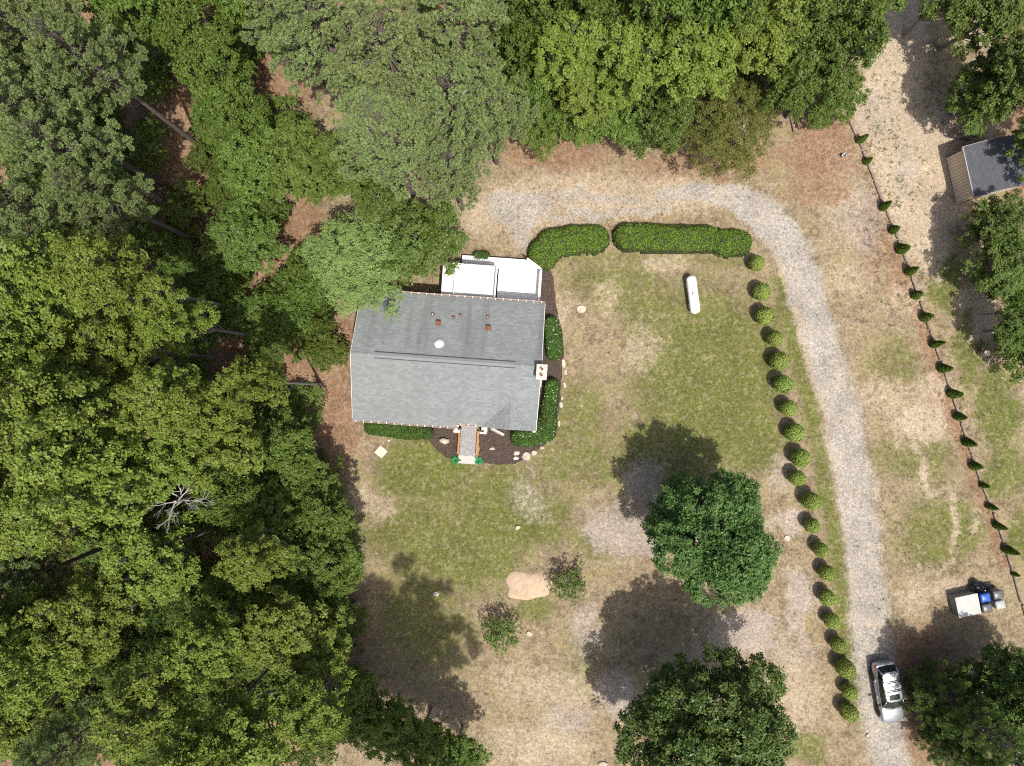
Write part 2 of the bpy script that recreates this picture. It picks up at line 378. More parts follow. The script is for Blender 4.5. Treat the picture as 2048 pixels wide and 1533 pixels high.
# ---------------------------------------------------------------- ground
def build_ground():
    def axis(h, step, far):
        a = np.arange(-h, h + step / 2, step); o = [h + (far - h) * (i / 10) ** 2 for i in range(1, 11)]
        return np.concatenate([-np.array(o[::-1]), a, np.array(o)])
    xs = axis(42, .24, 700); ys = axis(32, .24, 700)
    X, Y = np.meshgrid(xs, ys, indexing='ij')
    px = X * PPM + 1024; py = 766.5 - Y * PPM
    # warped survey coordinates so that no patch has a clean outline
    wx = (fbm(X, Y, .35, 3) - .5) * 70 + (fbm(X, Y, 1.6, 9) - .5) * 26
    wy = (fbm(X, Y, .35, 23) - .5) * 70 + (fbm(X, Y, 1.6, 29) - .5) * 26
    qx = px + wx; qy = py + wy
    hx = px + wx * .3; hy = py + wy * .3
    def blob(L):
        m = np.zeros_like(X)
        for cx, cy_, rx, ry, s_ in L:
            d = np.sqrt(((qx - cx) / rx) ** 2 + ((qy - cy_) / ry) ** 2)
            m = np.maximum(m, s_ * smoothstep(1.35, .35, d))
        return m
    def line(pts, r, s_, soft=.5, warp=False):
        m = np.zeros_like(X) + 1e9
        ax, ay = (qx, qy) if warp else (hx, hy)
        rr = np.zeros_like(X) + 1.0
        best = np.full_like(X, 1e9)
        for (x0, y0, *r0), (x1, y1, *r1) in zip(pts[:-1], pts[1:]):
            dx, dy = x1 - x0, y1 - y0
            t_ = np.clip(((ax - x0) * dx + (ay - y0) * dy) / (dx * dx + dy * dy), 0, 1)
            ra = (r0[0] if r0 else r) * (1 - t_) + (r1[0] if r1 else r) * t_
            d = np.hypot(ax - x0 - t_ * dx, ay - y0 - t_ * dy) / ra
            best = np.minimum(best, d)
        return s_ * smoothstep(1 + soft, 1 - soft, best)
    green = blob([(1420, 760, 190, 240, .74), (1240, 570, 150, 70, .56), (1490, 880, 90, 90, .72), (1160, 830, 80, 110, .55), (1330, 640, 130, 90, .60),
                  (860, 930, 130, 80, .82), (820, 1060, 150, 100, .66), (1010, 1030, 170, 130, .72), (920, 1110, 170, 90, .72), (1150, 920, 110, 60, .56),
                  (1060, 1230, 60, 40, .6), (850, 1230, 130, 150, .58), (1180, 1090, 70, 40, .55), (1905, 560, 40, 70, .72), (1955, 700, 45, 90, .74), (2000, 830, 40, 110, .85), (2000, 950, 60, 70, .66),
                  (1830, 930, 110, 60, .52), (1880, 1060, 110, 90, .60), (1790, 720, 60, 60, .5), (2040, 1080, 40, 80, .74), (900, 1500, 110, 40, .6), (1620, 1500, 60, 40, .66),
                  (1160, 1340, 60, 60, .48), (1560, 640, 40, 60, .55), (1060, 410, 40, 15, .5), (1330, 900, 160, 100, .62)])
    green = np.maximum(green, line([(1560, 560), (1610, 760), (1640, 900), (1665, 1050), (1690, 1250), (1715, 1400)], 20, .68, .8))
    green = np.maximum(green, line([(1100, 520), (1230, 515), (1400, 520), (1490, 530)], 14, .5, .8))
    straw = blob([(1120, 290, 150, 70, .85), (1400, 330, 220, 40, .62), (1640, 290, 90, 90, .85), (1640, 380, 90, 50, .6), (650, 860, 60, 150, .92), (680, 700, 50, 80, .95), (545, 150, 60, 110, 1.0), (610, 490, 40, 60, 1.0),
                  (1740, 470, 40, 120, .62), (1800, 560, 30, 90, .55), (1830, 1330, 110, 90, .95), (1900, 1450, 150, 90, .95), (700, 1330, 60, 120, .7), (900, 590, 30, 60, 1)])
    straw = np.maximum(straw, line([(1715, 300), (1760, 430), (1810, 560), (1860, 690), (1905, 830), (1950, 960), (2010, 1130)], 16, .72, .7))
    wood = smoothstep(60, -60, qx - 640) * (qy > -400)
    straw = np.maximum(straw, wood)
    straw = np.maximum(straw, smoothstep(30, -60, qy - 190) * smoothstep(1720, 1640, qx))
    straw = np.maximum(straw, smoothstep(0, 80, qx - 1960) * smoothstep(640, 560, qy))
    sand = blob([(1850, 850, 60, 55, .86), (1870, 770, 60, 30, .6), (1960, 600, 40, 30, 1.0), (1975, 650, 30, 60, .9), (1850, 960, 20, 50, .6), (1905, 1190, 80, 30, .62), (1830, 1190, 50, 50, .6),
                 (1210, 590, 40, 40, .48), (1290, 690, 60, 60, .5), (1330, 530, 50, 30, .5), (740, 1000, 60, 40, .55), (1120, 640, 30, 40, .55), (1070, 1500, 140, 60, .62), (1100, 1380, 120, 60, .55), (1600, 1400, 60, 90, .6), (1700, 330, 60, 60, .3),
                 (1760, 800, 90, 50, .5), (1820, 600, 60, 40, .45), (1330, 1010, 50, 50, .6), (1700, 560, 80, 60, .45), (1680, 450, 60, 60, .42), (1970, 65, 60, 35, .8)])
    sand = np.maximum(sand, line([(1760, -80, 60), (1800, 90, 60), (1790, 220, 85), (1830, 340, 90), (1860, 430, 70), (1880, 520, 30)], 60, .98, .4, True))
    sand = np.maximum(sand, line([(1530, 450, 10), (1600, 610, 16), (1660, 820, 16), (1690, 1000, 12), (1720, 1250, 12)], 12, .75, .6))
    sand = np.maximum(sand, line([(950, 430, 40), (1100, 400, 60), (1250, 395, 50), (1400, 390, 40)], 40, .62, .6))
    for tr in ([(1905, 985), (1912, 1060), (1905, 1100)], [(1950, 1020), (1945, 1060)], [(1830, 890), (1855, 940)], [(1790, 840), (1800, 900)], [(1840, 1130), (1880, 1145), (1910, 1120)], [(1860, 990), (1890, 978)], [(1840, 960), (1855, 940)]):
        sand = np.maximum(sand, line(tr, 7, .58, .8))
    ash = blob([(1235, 1060, 80, 70, .80), (1300, 1090, 50, 40, .8), (1490, 1275, 90, 70, .82), (1235, 1390, 55, 70, .84), (1130, 1440, 70, 40, .6), (1570, 1045, 35, 30, .8), (1600, 1190, 35, 80, .85), (1600, 1300, 60, 60, .55),
                (1290, 960, 60, 60, .6), (1060, 990, 60, 60, .45), (1170, 1260, 40, 70, .6), (1760, 230, 60, 60, .55), (1820, 330, 30, 100, .6), (1720, 430, 60, 90, .55), (1390, 1330, 60, 60, .7), (1560, 940, 30, 60, .5)])
    gl = [(1800, 1600, 44), (1768, 1450, 46), (1748, 1330, 46), (1738, 1200, 44), (1724, 1080, 42), (1708, 950, 42), (1690, 850, 42), (1670, 760, 40), (1640, 660, 38)]
    gravel = line(gl, 40, .74, .6)
    gravel = np.maximum(gravel, line([(1652, 690, 26), (1625, 590, 30), (1585, 500, 34), (1530, 430, 36), (1470, 392, 26), (1380, 382, 16), (1320, 385, 8)], 30, .95, .5))
    gravel = np.maximum(gravel, blob([(1610, 560, 40, 90, .95), (1040, 415, 80, 34, .74), (1000, 395, 40, 14, .7), (1170, 430, 120, 18, .66), (1180, 395, 140, 18, .60), (1040, 460, 30, 60, .62), (1290, 425, 110, 14, .62), (1650, 640, 22, 60, .9), (1360, 395, 120, 16, .6)]))
    weed = blob([(1790, 270, 60, 150, .55), (1800, 420, 40, 60, .5), (1840, 960, 120, 150, .25), (1640, 420, 60, 200, .22)])
    Z = np.zeros_like(X) + (fbm(X, Y, .5, 77) - .5) * .10 * smoothstep(60, 30, np.hypot(X, Y))
    nx, ny = X.shape
    idx = np.arange(nx * ny).reshape(nx, ny)
    F = np.stack([idx[:-1, :-1], idx[1:, :-1], idx[1:, 1:], idx[:-1, 1:]], -1).reshape(-1, 4)
    o = meshobj('ground', np.stack([X, Y, Z - .05], -1).reshape(-1, 3), F, groundmat(), smooth=True)
    for nme, a in (('green', green), ('straw', straw), ('sand', sand), ('ash', ash), ('gravel', gravel), ('weed', weed)):
        at = o.data.attributes.new(nme, 'FLOAT', 'POINT'); at.data.foreach_set('value', a.astype(np.float32).ravel())
    o['kind'] = 'structure'
    return o
build_ground()

def bed(name, pts):
    """mulch bed: a slightly mounded sheet with a ragged edge"""
    P = [G(*p) for p in pts]; rr = random.Random(len(pts) * 7); out = []
    n = len(P)
    for i in range(n):
        a = Vector(P[i]); b_ = Vector(P[(i + 1) % n]); k = max(1, int((b_ - a).length / .25))
        for j in range(k):
            q = a.lerp(b_, j / k); out.append((q.x + rr.uniform(-.05, .05), q.y + rr.uniform(-.05, .05)))
    mb = MB(); mb.prism(out, -.12, .045)
    o = mb.build(name, M['mulch']); o['kind'] = 'structure'
    return o
bed('mulch_bed', [(1078, 540), (1098, 538), (1108, 560), (1113, 620), (1124, 660), (1128, 700), (1124, 740), (1121, 800), (1112, 850), (1095, 885), (1066, 905), (1050, 918), (1030, 928), (1000, 930), (960, 925), (958, 850), (1060, 850), (1060, 640), (1070, 600)])
bed('mulch_bed', [(860, 850), (920, 850), (920, 918), (895, 916), (872, 900), (858, 880)])

# ---------------------------------------------------------------- house
rng = random.Random(11)
HOUSE = Vector((-4.61, 1.62, 0)); HROT = math.radians(-4.1)
HL, HD, ZE, ZR = 6.69, 4.67, 2.90, 5.00
SL = (ZR - ZE) / HD
house = empty('house', HOUSE, HROT)
tag(house, 'single storey house with long grey shingle gable roof and white deck', 'house')
EU0, EU1 = 0.92, 2.79            # the recessed entry along the front eave
GV = -4.60                       # front plane of the small front gable

def slopez(v): return ZR - abs(v) * SL

def shingle_course(mb, p0, du, up, length, v0, v1, expo, tabw, keep=None, seed=0):
    """rows of overlapping shingle tabs on the plane p0 + u*du + s*up"""
    r = random.Random(seed); nrm = du.cross(up).normalized()
    if nrm.z < 0: nrm = -nrm
    s = v0; k = 0
    while s < v1 - .01:
        e = min(expo, v1 - s); u = -r.random() * tabw
        while u < length:
            a = max(u, 0); b_ = min(u + tabw - .012, length)
            if b_ - a > .03 and (keep is None or keep((a + b_) / 2, s + e / 2)):
                lift = .016 + r.uniform(0, .006)
                A = p0 + du * a + up * s; B = p0 + du * b_ + up * s; C = p0 + du * b_ + up * (s + e + .02); D = p0 + du * a + up * (s + e + .02)
                V = [A + nrm * lift, B + nrm * lift, C + nrm * .002, D + nrm * .002, A - nrm * .004, B - nrm * .004]
                mb.add(V, [(0, 1, 2, 3), (4, 5, 1, 0)])
            u += tabw
        s += expo; k += 1

def roof_slab(mb, quad, th):
    q = [Vector(p) for p in quad]; n = (q[1] - q[0]).cross(q[2] - q[0]).normalized()
    if n.z < 0: q = q[::-1]; n = -n
    k = len(q); V = q + [p - Vector((0, 0, th)) for p in q]
    mb.add(V, [tuple(range(k)), tuple(range(2 * k - 1, k - 1, -1))] + [(i, i + k, (i + 1) % k + k, (i + 1) % k) for i in range(k)])

mb = MB()
roof_slab(mb, [(-HL, HD, ZE), (HL, HD, ZE), (HL, .0, ZR), (-HL, .0, ZR)], .14)
roof_slab(mb, [(-HL, -.002, ZR), (EU0, -.002, ZR), (EU0, -HD - .1, slopez(HD + .1)), (-HL, -HD - .1, slopez(HD + .1))], .14)
roof_slab(mb, [(EU0 + .002, -.002, ZR), (EU1, -.002, ZR), (EU1, -HD + .18, slopez(HD - .18)), (EU0 + .002, -HD + .18, slopez(HD - .18))], .14)
roof_slab(mb, [(EU1 + .002, -.002, ZR), (HL, -.002, ZR), (HL, GV, slopez(GV)), (EU1 + .002, GV, slopez(GV))], .14)
roof = mb.build('roof', M['shingle'], house)
cs = math.sqrt(1 + SL * SL)
upb = Vector((0, -1, SL)).normalized(); upf = Vector((0, 1, SL)).normalized(); du = Vector((1, 0, 0))
mb = MB(); L = HD * cs
shingle_course(mb, Vector((-HL, HD + .02, ZE - .02 * SL)), du, upb, 2 * HL, 0, L - .06, .145, .31, None, 1)
for (a, b_, vf, sd) in ((-HL, EU0, HD + .12, 2), (EU0, EU1, HD - .16, 3), (EU1, HL, -GV + .02, 4)):
    shingle_course(mb, Vector((a, -vf, slopez(vf))), du, upf, b_ - a, 0, vf * cs - .06, .145, .31, None, sd)
sh = mb.build('shingles', M['shingle'], roof); sh['kind'] = 'stuff'
# front gable over the bay on the right
uM = (EU1 + HL) / 2; hw = (HL - EU1) / 2; gz0 = slopez(GV); gzp = gz0 + hw * SL; va = -(ZR - gzp) / SL
mb = MB()
roof_slab(mb, [(EU1, GV - .03, gz0 + .02), (uM, GV - .03, gzp + .02), (uM, va, gzp + .02)], .10)
roof_slab(mb, [(HL, GV - .03, gz0 + .02), (uM, GV - .03, gzp + .02), (uM, va, gzp + .02)], .10)
gable = mb.build('front_gable', M['shingle'], house)
mb = MB(); gl_ = va - GV
for s in (-1, 1):
    e0 = Vector((uM + s * hw, GV - .05, gz0 + .035)); upg = Vector((-s, 0, SL)).normalized(); Lg = hw * cs
    shingle_course(mb, e0, Vector((0, 1, 0)), upg, gl_ + .05, 0, Lg, .145, .31, lambda a, b_, Lg=Lg: a < gl_ * (b_ / Lg) + .10, 5 + s)
o = mb.build('shingles', M['shingle'], gable); o['kind'] = 'stuff'
# ridge caps + long dark ridge vent
mb = MB(); rr = random.Random(3); u = -HL
while u < HL - .05:
    ln = .15; mb.add([(u, -.13, ZR - .13 * SL + .035), (u + ln + .02, -.13, ZR - .13 * SL + .024), (u + ln + .02, 0, ZR + .030), (u, 0, ZR + .042), (u, .13, ZR - .13 * SL + .035), (u + ln + .02, .13, ZR - .13 * SL + .024)], [(0, 1, 2, 3), (3, 2, 5, 4)]); u += ln
o = mb.build('ridge_caps', M['shingle'], roof); o['kind'] = 'stuff'
U0, U1 = -5.03, 4.85
mb = MB()
for s in (-1, 1): roof_slab(mb, [(U0, 0, ZR + .075), (U1, 0, ZR + .075), (U1, s * .19, ZR - .19 * SL + .08), (U0, s * .19, ZR - .19 * SL + .08)], .012)
rv = mb.build('ridge_vent', M['shingle'], roof)
for s in (-1, 1):
    MB().box(((U0 + U1) / 2, s * .215, ZR - .215 * SL + .045), (U1 - U0, .055, .05)).build('vent_shade_strip', M['ventgap'], rv)  # solid dark strip, its colour stands in for shade in the vent gap
# walls with gable ends
mb = MB(); wx, wy = HL - .35, HD - .42
mb.box((0, 0, 1.33), (2 * wx, 2 * wy, 2.8))
zt = slopez(wy) - .16
for s in (-1, 1):
    x = s * (wx - .06)
    mb.add([(x, -wy, 2.73), (x, wy, 2.73), (x, 0, ZR - .17), (x - s * .1, -wy, 2.73), (x - s * .1, wy, 2.73), (x - s * .1, 0, ZR - .17)], [(0, 1, 2), (5, 4, 3), (0, 2, 5, 3), (1, 4, 5, 2)])
mb.box((uM, -wy - .02, 1.5), (2 * hw - .6, .10, 2.3))
mb.add([(EU1 + .25, -wy - .10, 2.6), (HL - .25, -wy - .10, 2.6), (HL - .25, -wy - .10, gz0 - .02), (uM, -wy - .10, gzp - .12), (EU1 + .25, -wy - .10, gz0 - .02), (EU1 + .25, -wy + .1, 2.6), (HL - .25, -wy + .1, 2.6), (HL - .25, -wy + .1, gz0 - .02), (uM, -wy + .1, gzp - .12), (EU1 + .25, -wy + .1, gz0 - .02)], [(0, 1, 2, 3, 4), (9, 8, 7, 6, 5), (0, 5, 6, 1)])
wall = mb.build('wall', M['siding'], house)
def win(parent, c, wd, ht, rz):
    wn = MB().box((0, 0, 0), (wd, .05, ht)).build('window', M['glass'], parent, loc=c); wn.rotation_euler = (0, 0, rz)
    f = MB()
    for a, d in (((0, -.01, ht / 2), (wd + .16, .09, .09)), ((0, -.01, -ht / 2), (wd + .16, .11, .09)), ((-wd / 2, -.01, 0), (.09, .09, ht)), ((wd / 2, -.01, 0), (.09, .09, ht)), ((0, -.01, 0), (wd, .07, .05))): f.box(a, d)
    f.build('window_frame', M['white'], wn)
for u in (-5.0, -2.8, -.6): win(house, (u, -wy - .02, 1.55), 1.0, 1.25, 0)
win(house, (uM, -wy - .08, 1.55), 1.5, 1.3, 0)
for v in (-2.2, 1.8): win(house, (wx + .02, v, 1.55), 1.0, 1.25, math.pi / 2); win(house, (-wx - .02, v, 1.55), 1.0, 1.25, -math.pi / 2)
for u in (-4.6, -2.4): win(house, (u, wy + .02, 1.55), 1.0, 1.25, math.pi)
dr = MB().box((1.7, -wy - .03, 1.1), (.95, .08, 2.05)).build('door', M['orange'], house)
MB().lathe([(.035, 0), (.045, -.03), (.02, -.06)], (2.05, -wy - .07, 1.05), 10, 'y').build('door_handle', M['steel'], dr)
dr = MB().box((2.0, wy + .03, 1.75), (1.6, .07, 2.0)).build('door', M['glass'], house)
# gutters with their straps
def gutter(u0, u1, v, z, side):
    mb = MB(); c = (u0 + u1) / 2; L = u1 - u0
    mb.box((c, v, z - .11), (L, .12, .015)); mb.box((c, v + side * .06, z - .055), (L, .015, .12)); mb.box((c, v - side * .06, z - .055), (L, .012, .12))
    mb.box((u0, v, z - .06), (.012, .12, .11)); mb.box((u1, v, z - .06), (.012, .12, .11))
    g = mb.build('gutter', M['gutter'], house)
    MB().box((c, v, z - .085), (L - .05, .10, .03)).build('leaf_debris', M['debris'], g)
    st = None; u = u0 + .25
    while u < u1 - .1:
        if st is None: st = MB().box((0, 0, 0), (.05, .15, .018)).build('gutter_strap', M['white'], g, loc=(u, v, z + .012))
        else: share('gutter_strap', st, g, (u, v, z + .012))
        u += .56
gutter(-HL, HL, HD + .075, ZE - .01, 1)
gutter(-HL, EU0, -HD - .175, slopez(HD + .1) - .01, -1)
gutter(EU0 + .02, EU1 - .02, -HD + .105, slopez(HD - .18) - .005, -1)
# bargeboards
for s in (-1, 1):
    for t_ in (-1, 1):
        mb = MB(); roof_slab(mb, [(s * (HL + .004), t_ * HD, ZE - .03), (s * (HL + .034), t_ * HD, ZE - .03), (s * (HL + .034), t_ * .003, ZR - .03), (s * (HL + .004), t_ * .003, ZR - .03)], .16)
        mb.build('bargeboard', M['white'], house)
for u, v, a in ((EU0 - .02, -HD - .28, 0), (EU1 + .05, -HD - .12, 0), (HL - .12, -HD - .02, 0)):
    mb = MB(); mb.box((u, v, ZE - .12), (.22, .16, .16)); mb.box((u, v + .05, 1.3), (.1, .08, 2.6)); mb.build('downspout', M['trim'], house, bevel=.01)
for u in (EU0 - .05, EU1 + .06):
    mb = MB(); mb.box((u, -HD + .05, 1.4), (.24, .24, 2.75)); mb.box((u, -HD + .05, .10), (.34, .34, .2)); mb.box((u, -HD + .05, 2.62), (.32, .32, .12)); mb.build('porch_post', M['white'], house, bevel=.015)
mb = MB(); mb.box((EU1 + .24, -HD - .18, 1.35), (.22, .5, 2.5)); mb.box((EU1 + .06, -HD - .42, 1.32), (.5, .16, 2.5)); mb.build('porch_pilaster', M['trim'], house, bevel=.02)
mb = MB(); mb.box((EU0 - .02, -HD - .44, 1.3), (.46, .22, 2.4)); mb.build('porch_pilaster', M['trim'], house, bevel=.02)

def HL_local(px, py, z):
    x, y = G(px, py, z); dx, dy = x - HOUSE.x, y - HOUSE.y
    c, s = math.cos(HROT), math.sin(HROT)
    return dx * c + dy * s, -dx * s + dy * c
def on_roof(px, py):
    z = 4.0
    for _ in range(6):
        u, v = HL_local(px, py, z); z = slopez(v)
    return u, v, z
for px, py in ((866, 630), (907, 636), (921, 632), (976, 635)):
    u, v, z = on_roof(px, py); big = px == 866
    pr = .055 if big else .04
    vp = MB().lathe([(pr, -.1), (pr, .34), (pr * .8, .345), (pr * .8, .30)], (u, v, z), 10).build('vent_pipe', M['pvc'], house)
    MB().lathe([(.15, 0), (.09, .05), (.06, .16)], (u, v, z + .01), 12).build('flashing_boot', M['rust'], vp)
for px, py in ((878, 647), (978, 657)):
    u, v, z = on_roof(px, py)
    bv = MB().box((u, v, z + .12), (.30, .30, .26)).build('box_vent', M['rust'], house)
    MB().box((u, v - .02, z + .265), (.36, .34, .03)).build('vent_cap', M['rust'], bv, bevel=.01)
    MB().box((u, v - .20, z - .01), (.36, .10, .05)).build('vent_flashing', M['pvc'], bv)
u, v, z = on_roof(878, 689)
dm = MB().lathe([(.30, .02), (.30, .10), (.29, .14), (.25, .20), (.17, .245), (.08, .265), (.01, .27)], (u, v, z - .02), 28).build('dome_vent', M['white'], house, smooth=True)
MB().lathe([(.35, -.12), (.35, .03), (.30, .05)], (u, v, z), 28).build('dome_collar', M['pvc'], dm)
# chimney on the gable end
u, v = 6.55, -.38
ch = MB().box((u + .15, v, 2.75), (.62, .95, 5.55)).build('chimney', M['brick'], house)
MB().box((u + .10, v - .78, 1.2), (.5, .6, 2.4), taper=.95).build('chimney_shoulder', M['concrete'], ch)
MB().box((u + .15, v, 5.56), (.76, 1.08, .10)).build('chimney_crown', M['concrete'], ch, bevel=.015)
for k in (-1, 1):
    f = MB(); f.lathe([(.15, 0), (.15, .16), (.11, .16), (.11, .02)], (u + .15, v + k * .21, 5.61), 4); f.build('flue_liner', M['barrel'], ch)
    MB().box((u + .15, v + k * .21, 5.64), (.15, .15, .02)).build('flue_opening', M['rust'], ch)
# satellite dish on the back corner
dx, dy = G(722, 597, 3.6)
dish = empty('satellite_dish', (dx, dy, 2.95))
tag(dish, 'white satellite dish on the roof corner under the soft green tree', 'satellite dish')
P = []; F = []
for i in range(6):
    for k in range(20):
        r = .33 * i / 5; th = 2 * math.pi * k / 20; P.append((r * math.cos(th), r * math.sin(th) * 1.1, .22 * (r / .33) ** 2 * .4))
for i in range(5):
    for k in range(20): F.append((i * 20 + k, i * 20 + (k + 1) % 20, (i + 1) * 20 + (k + 1) % 20, (i + 1) * 20 + k))
rf = meshobj('reflector', P, F, M['white'], dish, True, (0, 0, .62)); rf.rotation_euler = (.5, .35, 0)
sd_ = rf.modifiers.new('thick', 'SOLIDIFY'); sd_.thickness = .012
MB().tube([(0, 0, -.35), (0, 0, .35), (0, .03, .62)], .022, 8).build('mast', M['steel'], dish)
MB().tube([(0, -.05, .55), (.10, -.28, .86)], .012, 6).box((.11, -.30, .88), (.07, .07, .10)).build('feed_arm', M['steel'], dish)

# ---------------------------------------------------------------- deck behind the house
deck = empty('deck', HOUSE, HROT)
tag(deck, 'white painted timber deck with railings along the back of the house', 'deck')
ZL, ZU = .62, 2.05
def boards(name, u0, u1, v0, v1, z, clip=None):
    v = v0; r = random.Random(int(u0 * 10) + 5)
    while v < v1 - .05:
        a, b_ = u0, u1
        if clip: a, b_ = clip(v + .07, u0, u1)
        if b_ - a > .1:
            MB().box(((a + b_) / 2, v + .069, z - .015 + r.uniform(-.003, .003)), (b_ - a, .130, .03)).build('deck_board', M['deck'], deck)
        v += .142
def chamf(v, a, b_): return a, (b_ if v < 7.39 else b_ - (v - 7.39) * 1.5)
boards('low', 3.10, 6.33, 4.32, 8.08, ZL, chamf)
boards('strip', .25, 3.08, 7.30, 8.08, ZL)
boards('up', -1.0, 3.03, 4.45, 7.24, ZU)
mb = MB(); mb.box((1.01, 5.84, ZU / 2 - .06), (3.96, 2.74, ZU - .1)); mb.build('porch_wall', M['white'], deck)
mb = MB(); mb.prism([(3.12, 4.34), (6.28, 4.34), (6.28, 7.36), (5.28, 8.0), (.3, 8.05), (.3, 7.46), (3.12, 7.46)], .02, ZL - .05); mb.build('deck_frame', M['white'], deck)
bal = [None]
def railing(p, q, z, h=.92, wd=.12):
    p = Vector((*p, 0)); q = Vector((*q, 0)); d = q - p; L = d.length; a = math.atan2(d.y, d.x); c = (p + q) / 2
    rl = MB().box((c.x, c.y, z + h), (L + wd * .6, wd, .04), a).build('top_rail', M['white'], deck)
    MB().box((c.x, c.y, z + .12), (L, .05, .07), a).build('bottom_rail', M['white'], deck)
    n = max(2, int(L / .17))
    for i in range(1, n):
        e = p.lerp(q, i / n)
        if bal[0] is None: bal[0] = MB().box((0, 0, 0), (.035, .035, h - .16)).build('baluster', M['white'], deck, loc=(e.x, e.y, z + h / 2 + .06))
        else: share('baluster', bal[0], deck, (e.x, e.y, z + h / 2 + .06), (0, 0, a))
    for e in (p, q):
        MB().box((e.x, e.y, z / 2 + h / 2), (.11, .11, z + h + .06), a).build('post', M['white'], deck)
railing((6.28, 4.75), (6.28, 7.36), ZL, wd=.16); railing((6.28, 7.36), (5.22, 8.05), ZL, wd=.16)
railing((2.97, 4.75), (2.97, 7.08), ZU, .40, .09); railing((-.05, 4.75), (-.05, 6.9), ZU, .22, .05); railing((.2, 7.18), (2.75, 7.18), ZU, .25, .07)

# ---------------------------------------------------------------- front walk, edging, ornaments
def hw_pt(u, v, z=0):
    c, s = math.cos(HROT), math.sin(HROT)
    return (HOUSE.x + u * c - v * s, HOUSE.y + u * s + v * c, z)
def hbox(mbx, u, v, z, d, rz=0.0):
    p = hw_pt(u, v, z); return mbx.box(p, d, HROT + rz)
o = hbox(MB(), 1.70, -5.72, .09, (1.26, 2.72, .26)).build('front_walk', M['agg']); o['kind'] = 'structure'
o = MB(); hbox(o, 1.74, -7.26, .03, (1.46, .33, .20)); hbox(o, 1.74, -7.58, -.01, (1.46, .30, .12)); o = o.build('front_step', M['concrete'], bevel=.012); o['kind'] = 'structure'
for u, lab in ((.99, 'orange stained timber rail beside the walk, on the boulder side'), (2.42, 'orange stained timber rail beside the walk, on the splash block side')):
    e = empty('timber_rail', hw_pt(u, -6.05), HROT); tag(e, lab, 'rail', 'timber rails along the front walk')
    MB().box((0, 0, .50), (.15, 1.85, .05)).build('cap_board', M['orange'], e, bevel=.008)
    MB().box((-.035 if u < 2 else .035, 0, .33), (.04, 1.8, .14)).build('side_board', M['orange'], e)
    pp = MB().box((0, .85, .24), (.1, .1, .5)).build('post', M['orange'], e)
    share('post', pp, e, (0, -1.7, 0))

def rock(name, px, py, sx, sy, h, rz, label, seed, flat=False, m='stone', group=None, cat='stone'):
    r = random.Random(seed); n = 9
    mb = MB(); V = []; F = []
    rings = ((1.0, -.05), (1.0, h * .45), (.86, h * .85), (.45, h)) if not flat else ((1.0, -.04), (1.0, h * .8), (.94, h))
    jit = [r.uniform(.78, 1.12) for _ in range(n)]
    for q, z in rings:
        for k in range(n):
            th = 2 * math.pi * k / n; V.append((q * jit[k] * sx / 2 * math.cos(th) * r.uniform(.95, 1.05), q * jit[k] * sy / 2 * math.sin(th) * r.uniform(.95, 1.05), z * r.uniform(.9, 1.1)))
    for i in range(len(rings) - 1):
        for k in range(n): F.append((i * n + k, i * n + (k + 1) % n, (i + 1) * n + (k + 1) % n, (i + 1) * n + k))
    F.append(tuple(range((len(rings) - 1) * n, len(rings) * n))); F.append(tuple(range(n - 1, -1, -1)))
    o = mb.add(V, F).build(name, M[m], bevel=.012); x, y = G(px, py); o.location = (x, y, 0); o.rotation_euler = (0, 0, rz)
    return tag(o, label, cat, group)
rock('boulder', 889, 882, .92, .5, .38, -.07, 'pale rounded boulder in the mulch bed left of the walk', 3, cat='boulder')
rock('stone', 984, 898, .48, .24, .14, .15, 'small pale stone in the mulch between walk and shrubs', 5)
rock('flagstone', 1033, 907, .52, .36, .08, .0, 'grey broken flagstone half lying nearer the gardenia shrub', 8, True, 'concrete')
rock('flagstone', 1032, 917, .48, .30, .08, .05, 'grey broken flagstone half lying nearer the lawn', 9, True, 'concrete')
rock('flagstone', 1052, 913, .74, .66, .10, .3, 'large cracked buff flagstone at the mulch corner', 12, True)
rock('flagstone', 1068, 907, .5, .4, .10, .6, 'smaller buff flagstone touching the large cracked one', 13, True)
rock('flagstone', 1163, 619, .86, .58, .05, .1, 'buff flagstone lying alone on the lawn off the deck corner', 14, True)
for k, (px, py, sx, sy) in enumerate(((1127, 727, .3, .62), (1131, 745, .28, .4), (1129, 771, .24, .5), (1124, 797, .2, .3), (1122, 811, .3, .5), (1118, 848, .22, .5), (1084, 896, .34, .24))):
    rock('edging_stone', px, py, sx, sy, .06, .1, '%s pale edging stone along the mulch bed, counted from the chimney' % ('first second third fourth fifth sixth seventh'.split()[k]), 20 + k, True, 'stone', 'stones edging the mulch bed')
for px, py, s_, lab in ((1035, 1056, .42, 'small grey stone in the lawn right of the shadow'), (1062, 1030, .5, None), (872, 1188, .5, 'pale stone lying in the tree shade on the lawn'), (1058, 1268, .5, 'buff flat stone beside the sparse shaded bush'), (1573, 1077, .55, 'pale flat stone between magnolia and ball shrubs'), (1735, 1471, .3, 'small pale rock behind the parked car in the gravel')):
    if lab: rock('stone', px, py, s_, s_ * .8, .07, .3, lab, px, True)
x, y = G(762, 904)
o = MB().box((0, 0, .02), (.74, .74, .07)).build('paver', M['paver'], bevel=.01); o.location = (x, y, 0); o.rotation_euler = (0, 0, math.radians(50)); tag(o, 'square buff paving slab lying turned on the dry lawn', 'paver')
x, y = G(995, 864, .1); e = empty('splash_block', (x, y, .04), math.radians(-27)); tag(e, 'grey plastic splash block trough on the mulch below the gable', 'splash block')
MB().box((0, 0, .03), (1.12, .18, .03)).build('tray', M['binlight'], e)
for s in (-1, 1): MB().box((0, s * .10, .07), (1.12, .025, .11)).build('side_wall', M['binlight'], e)
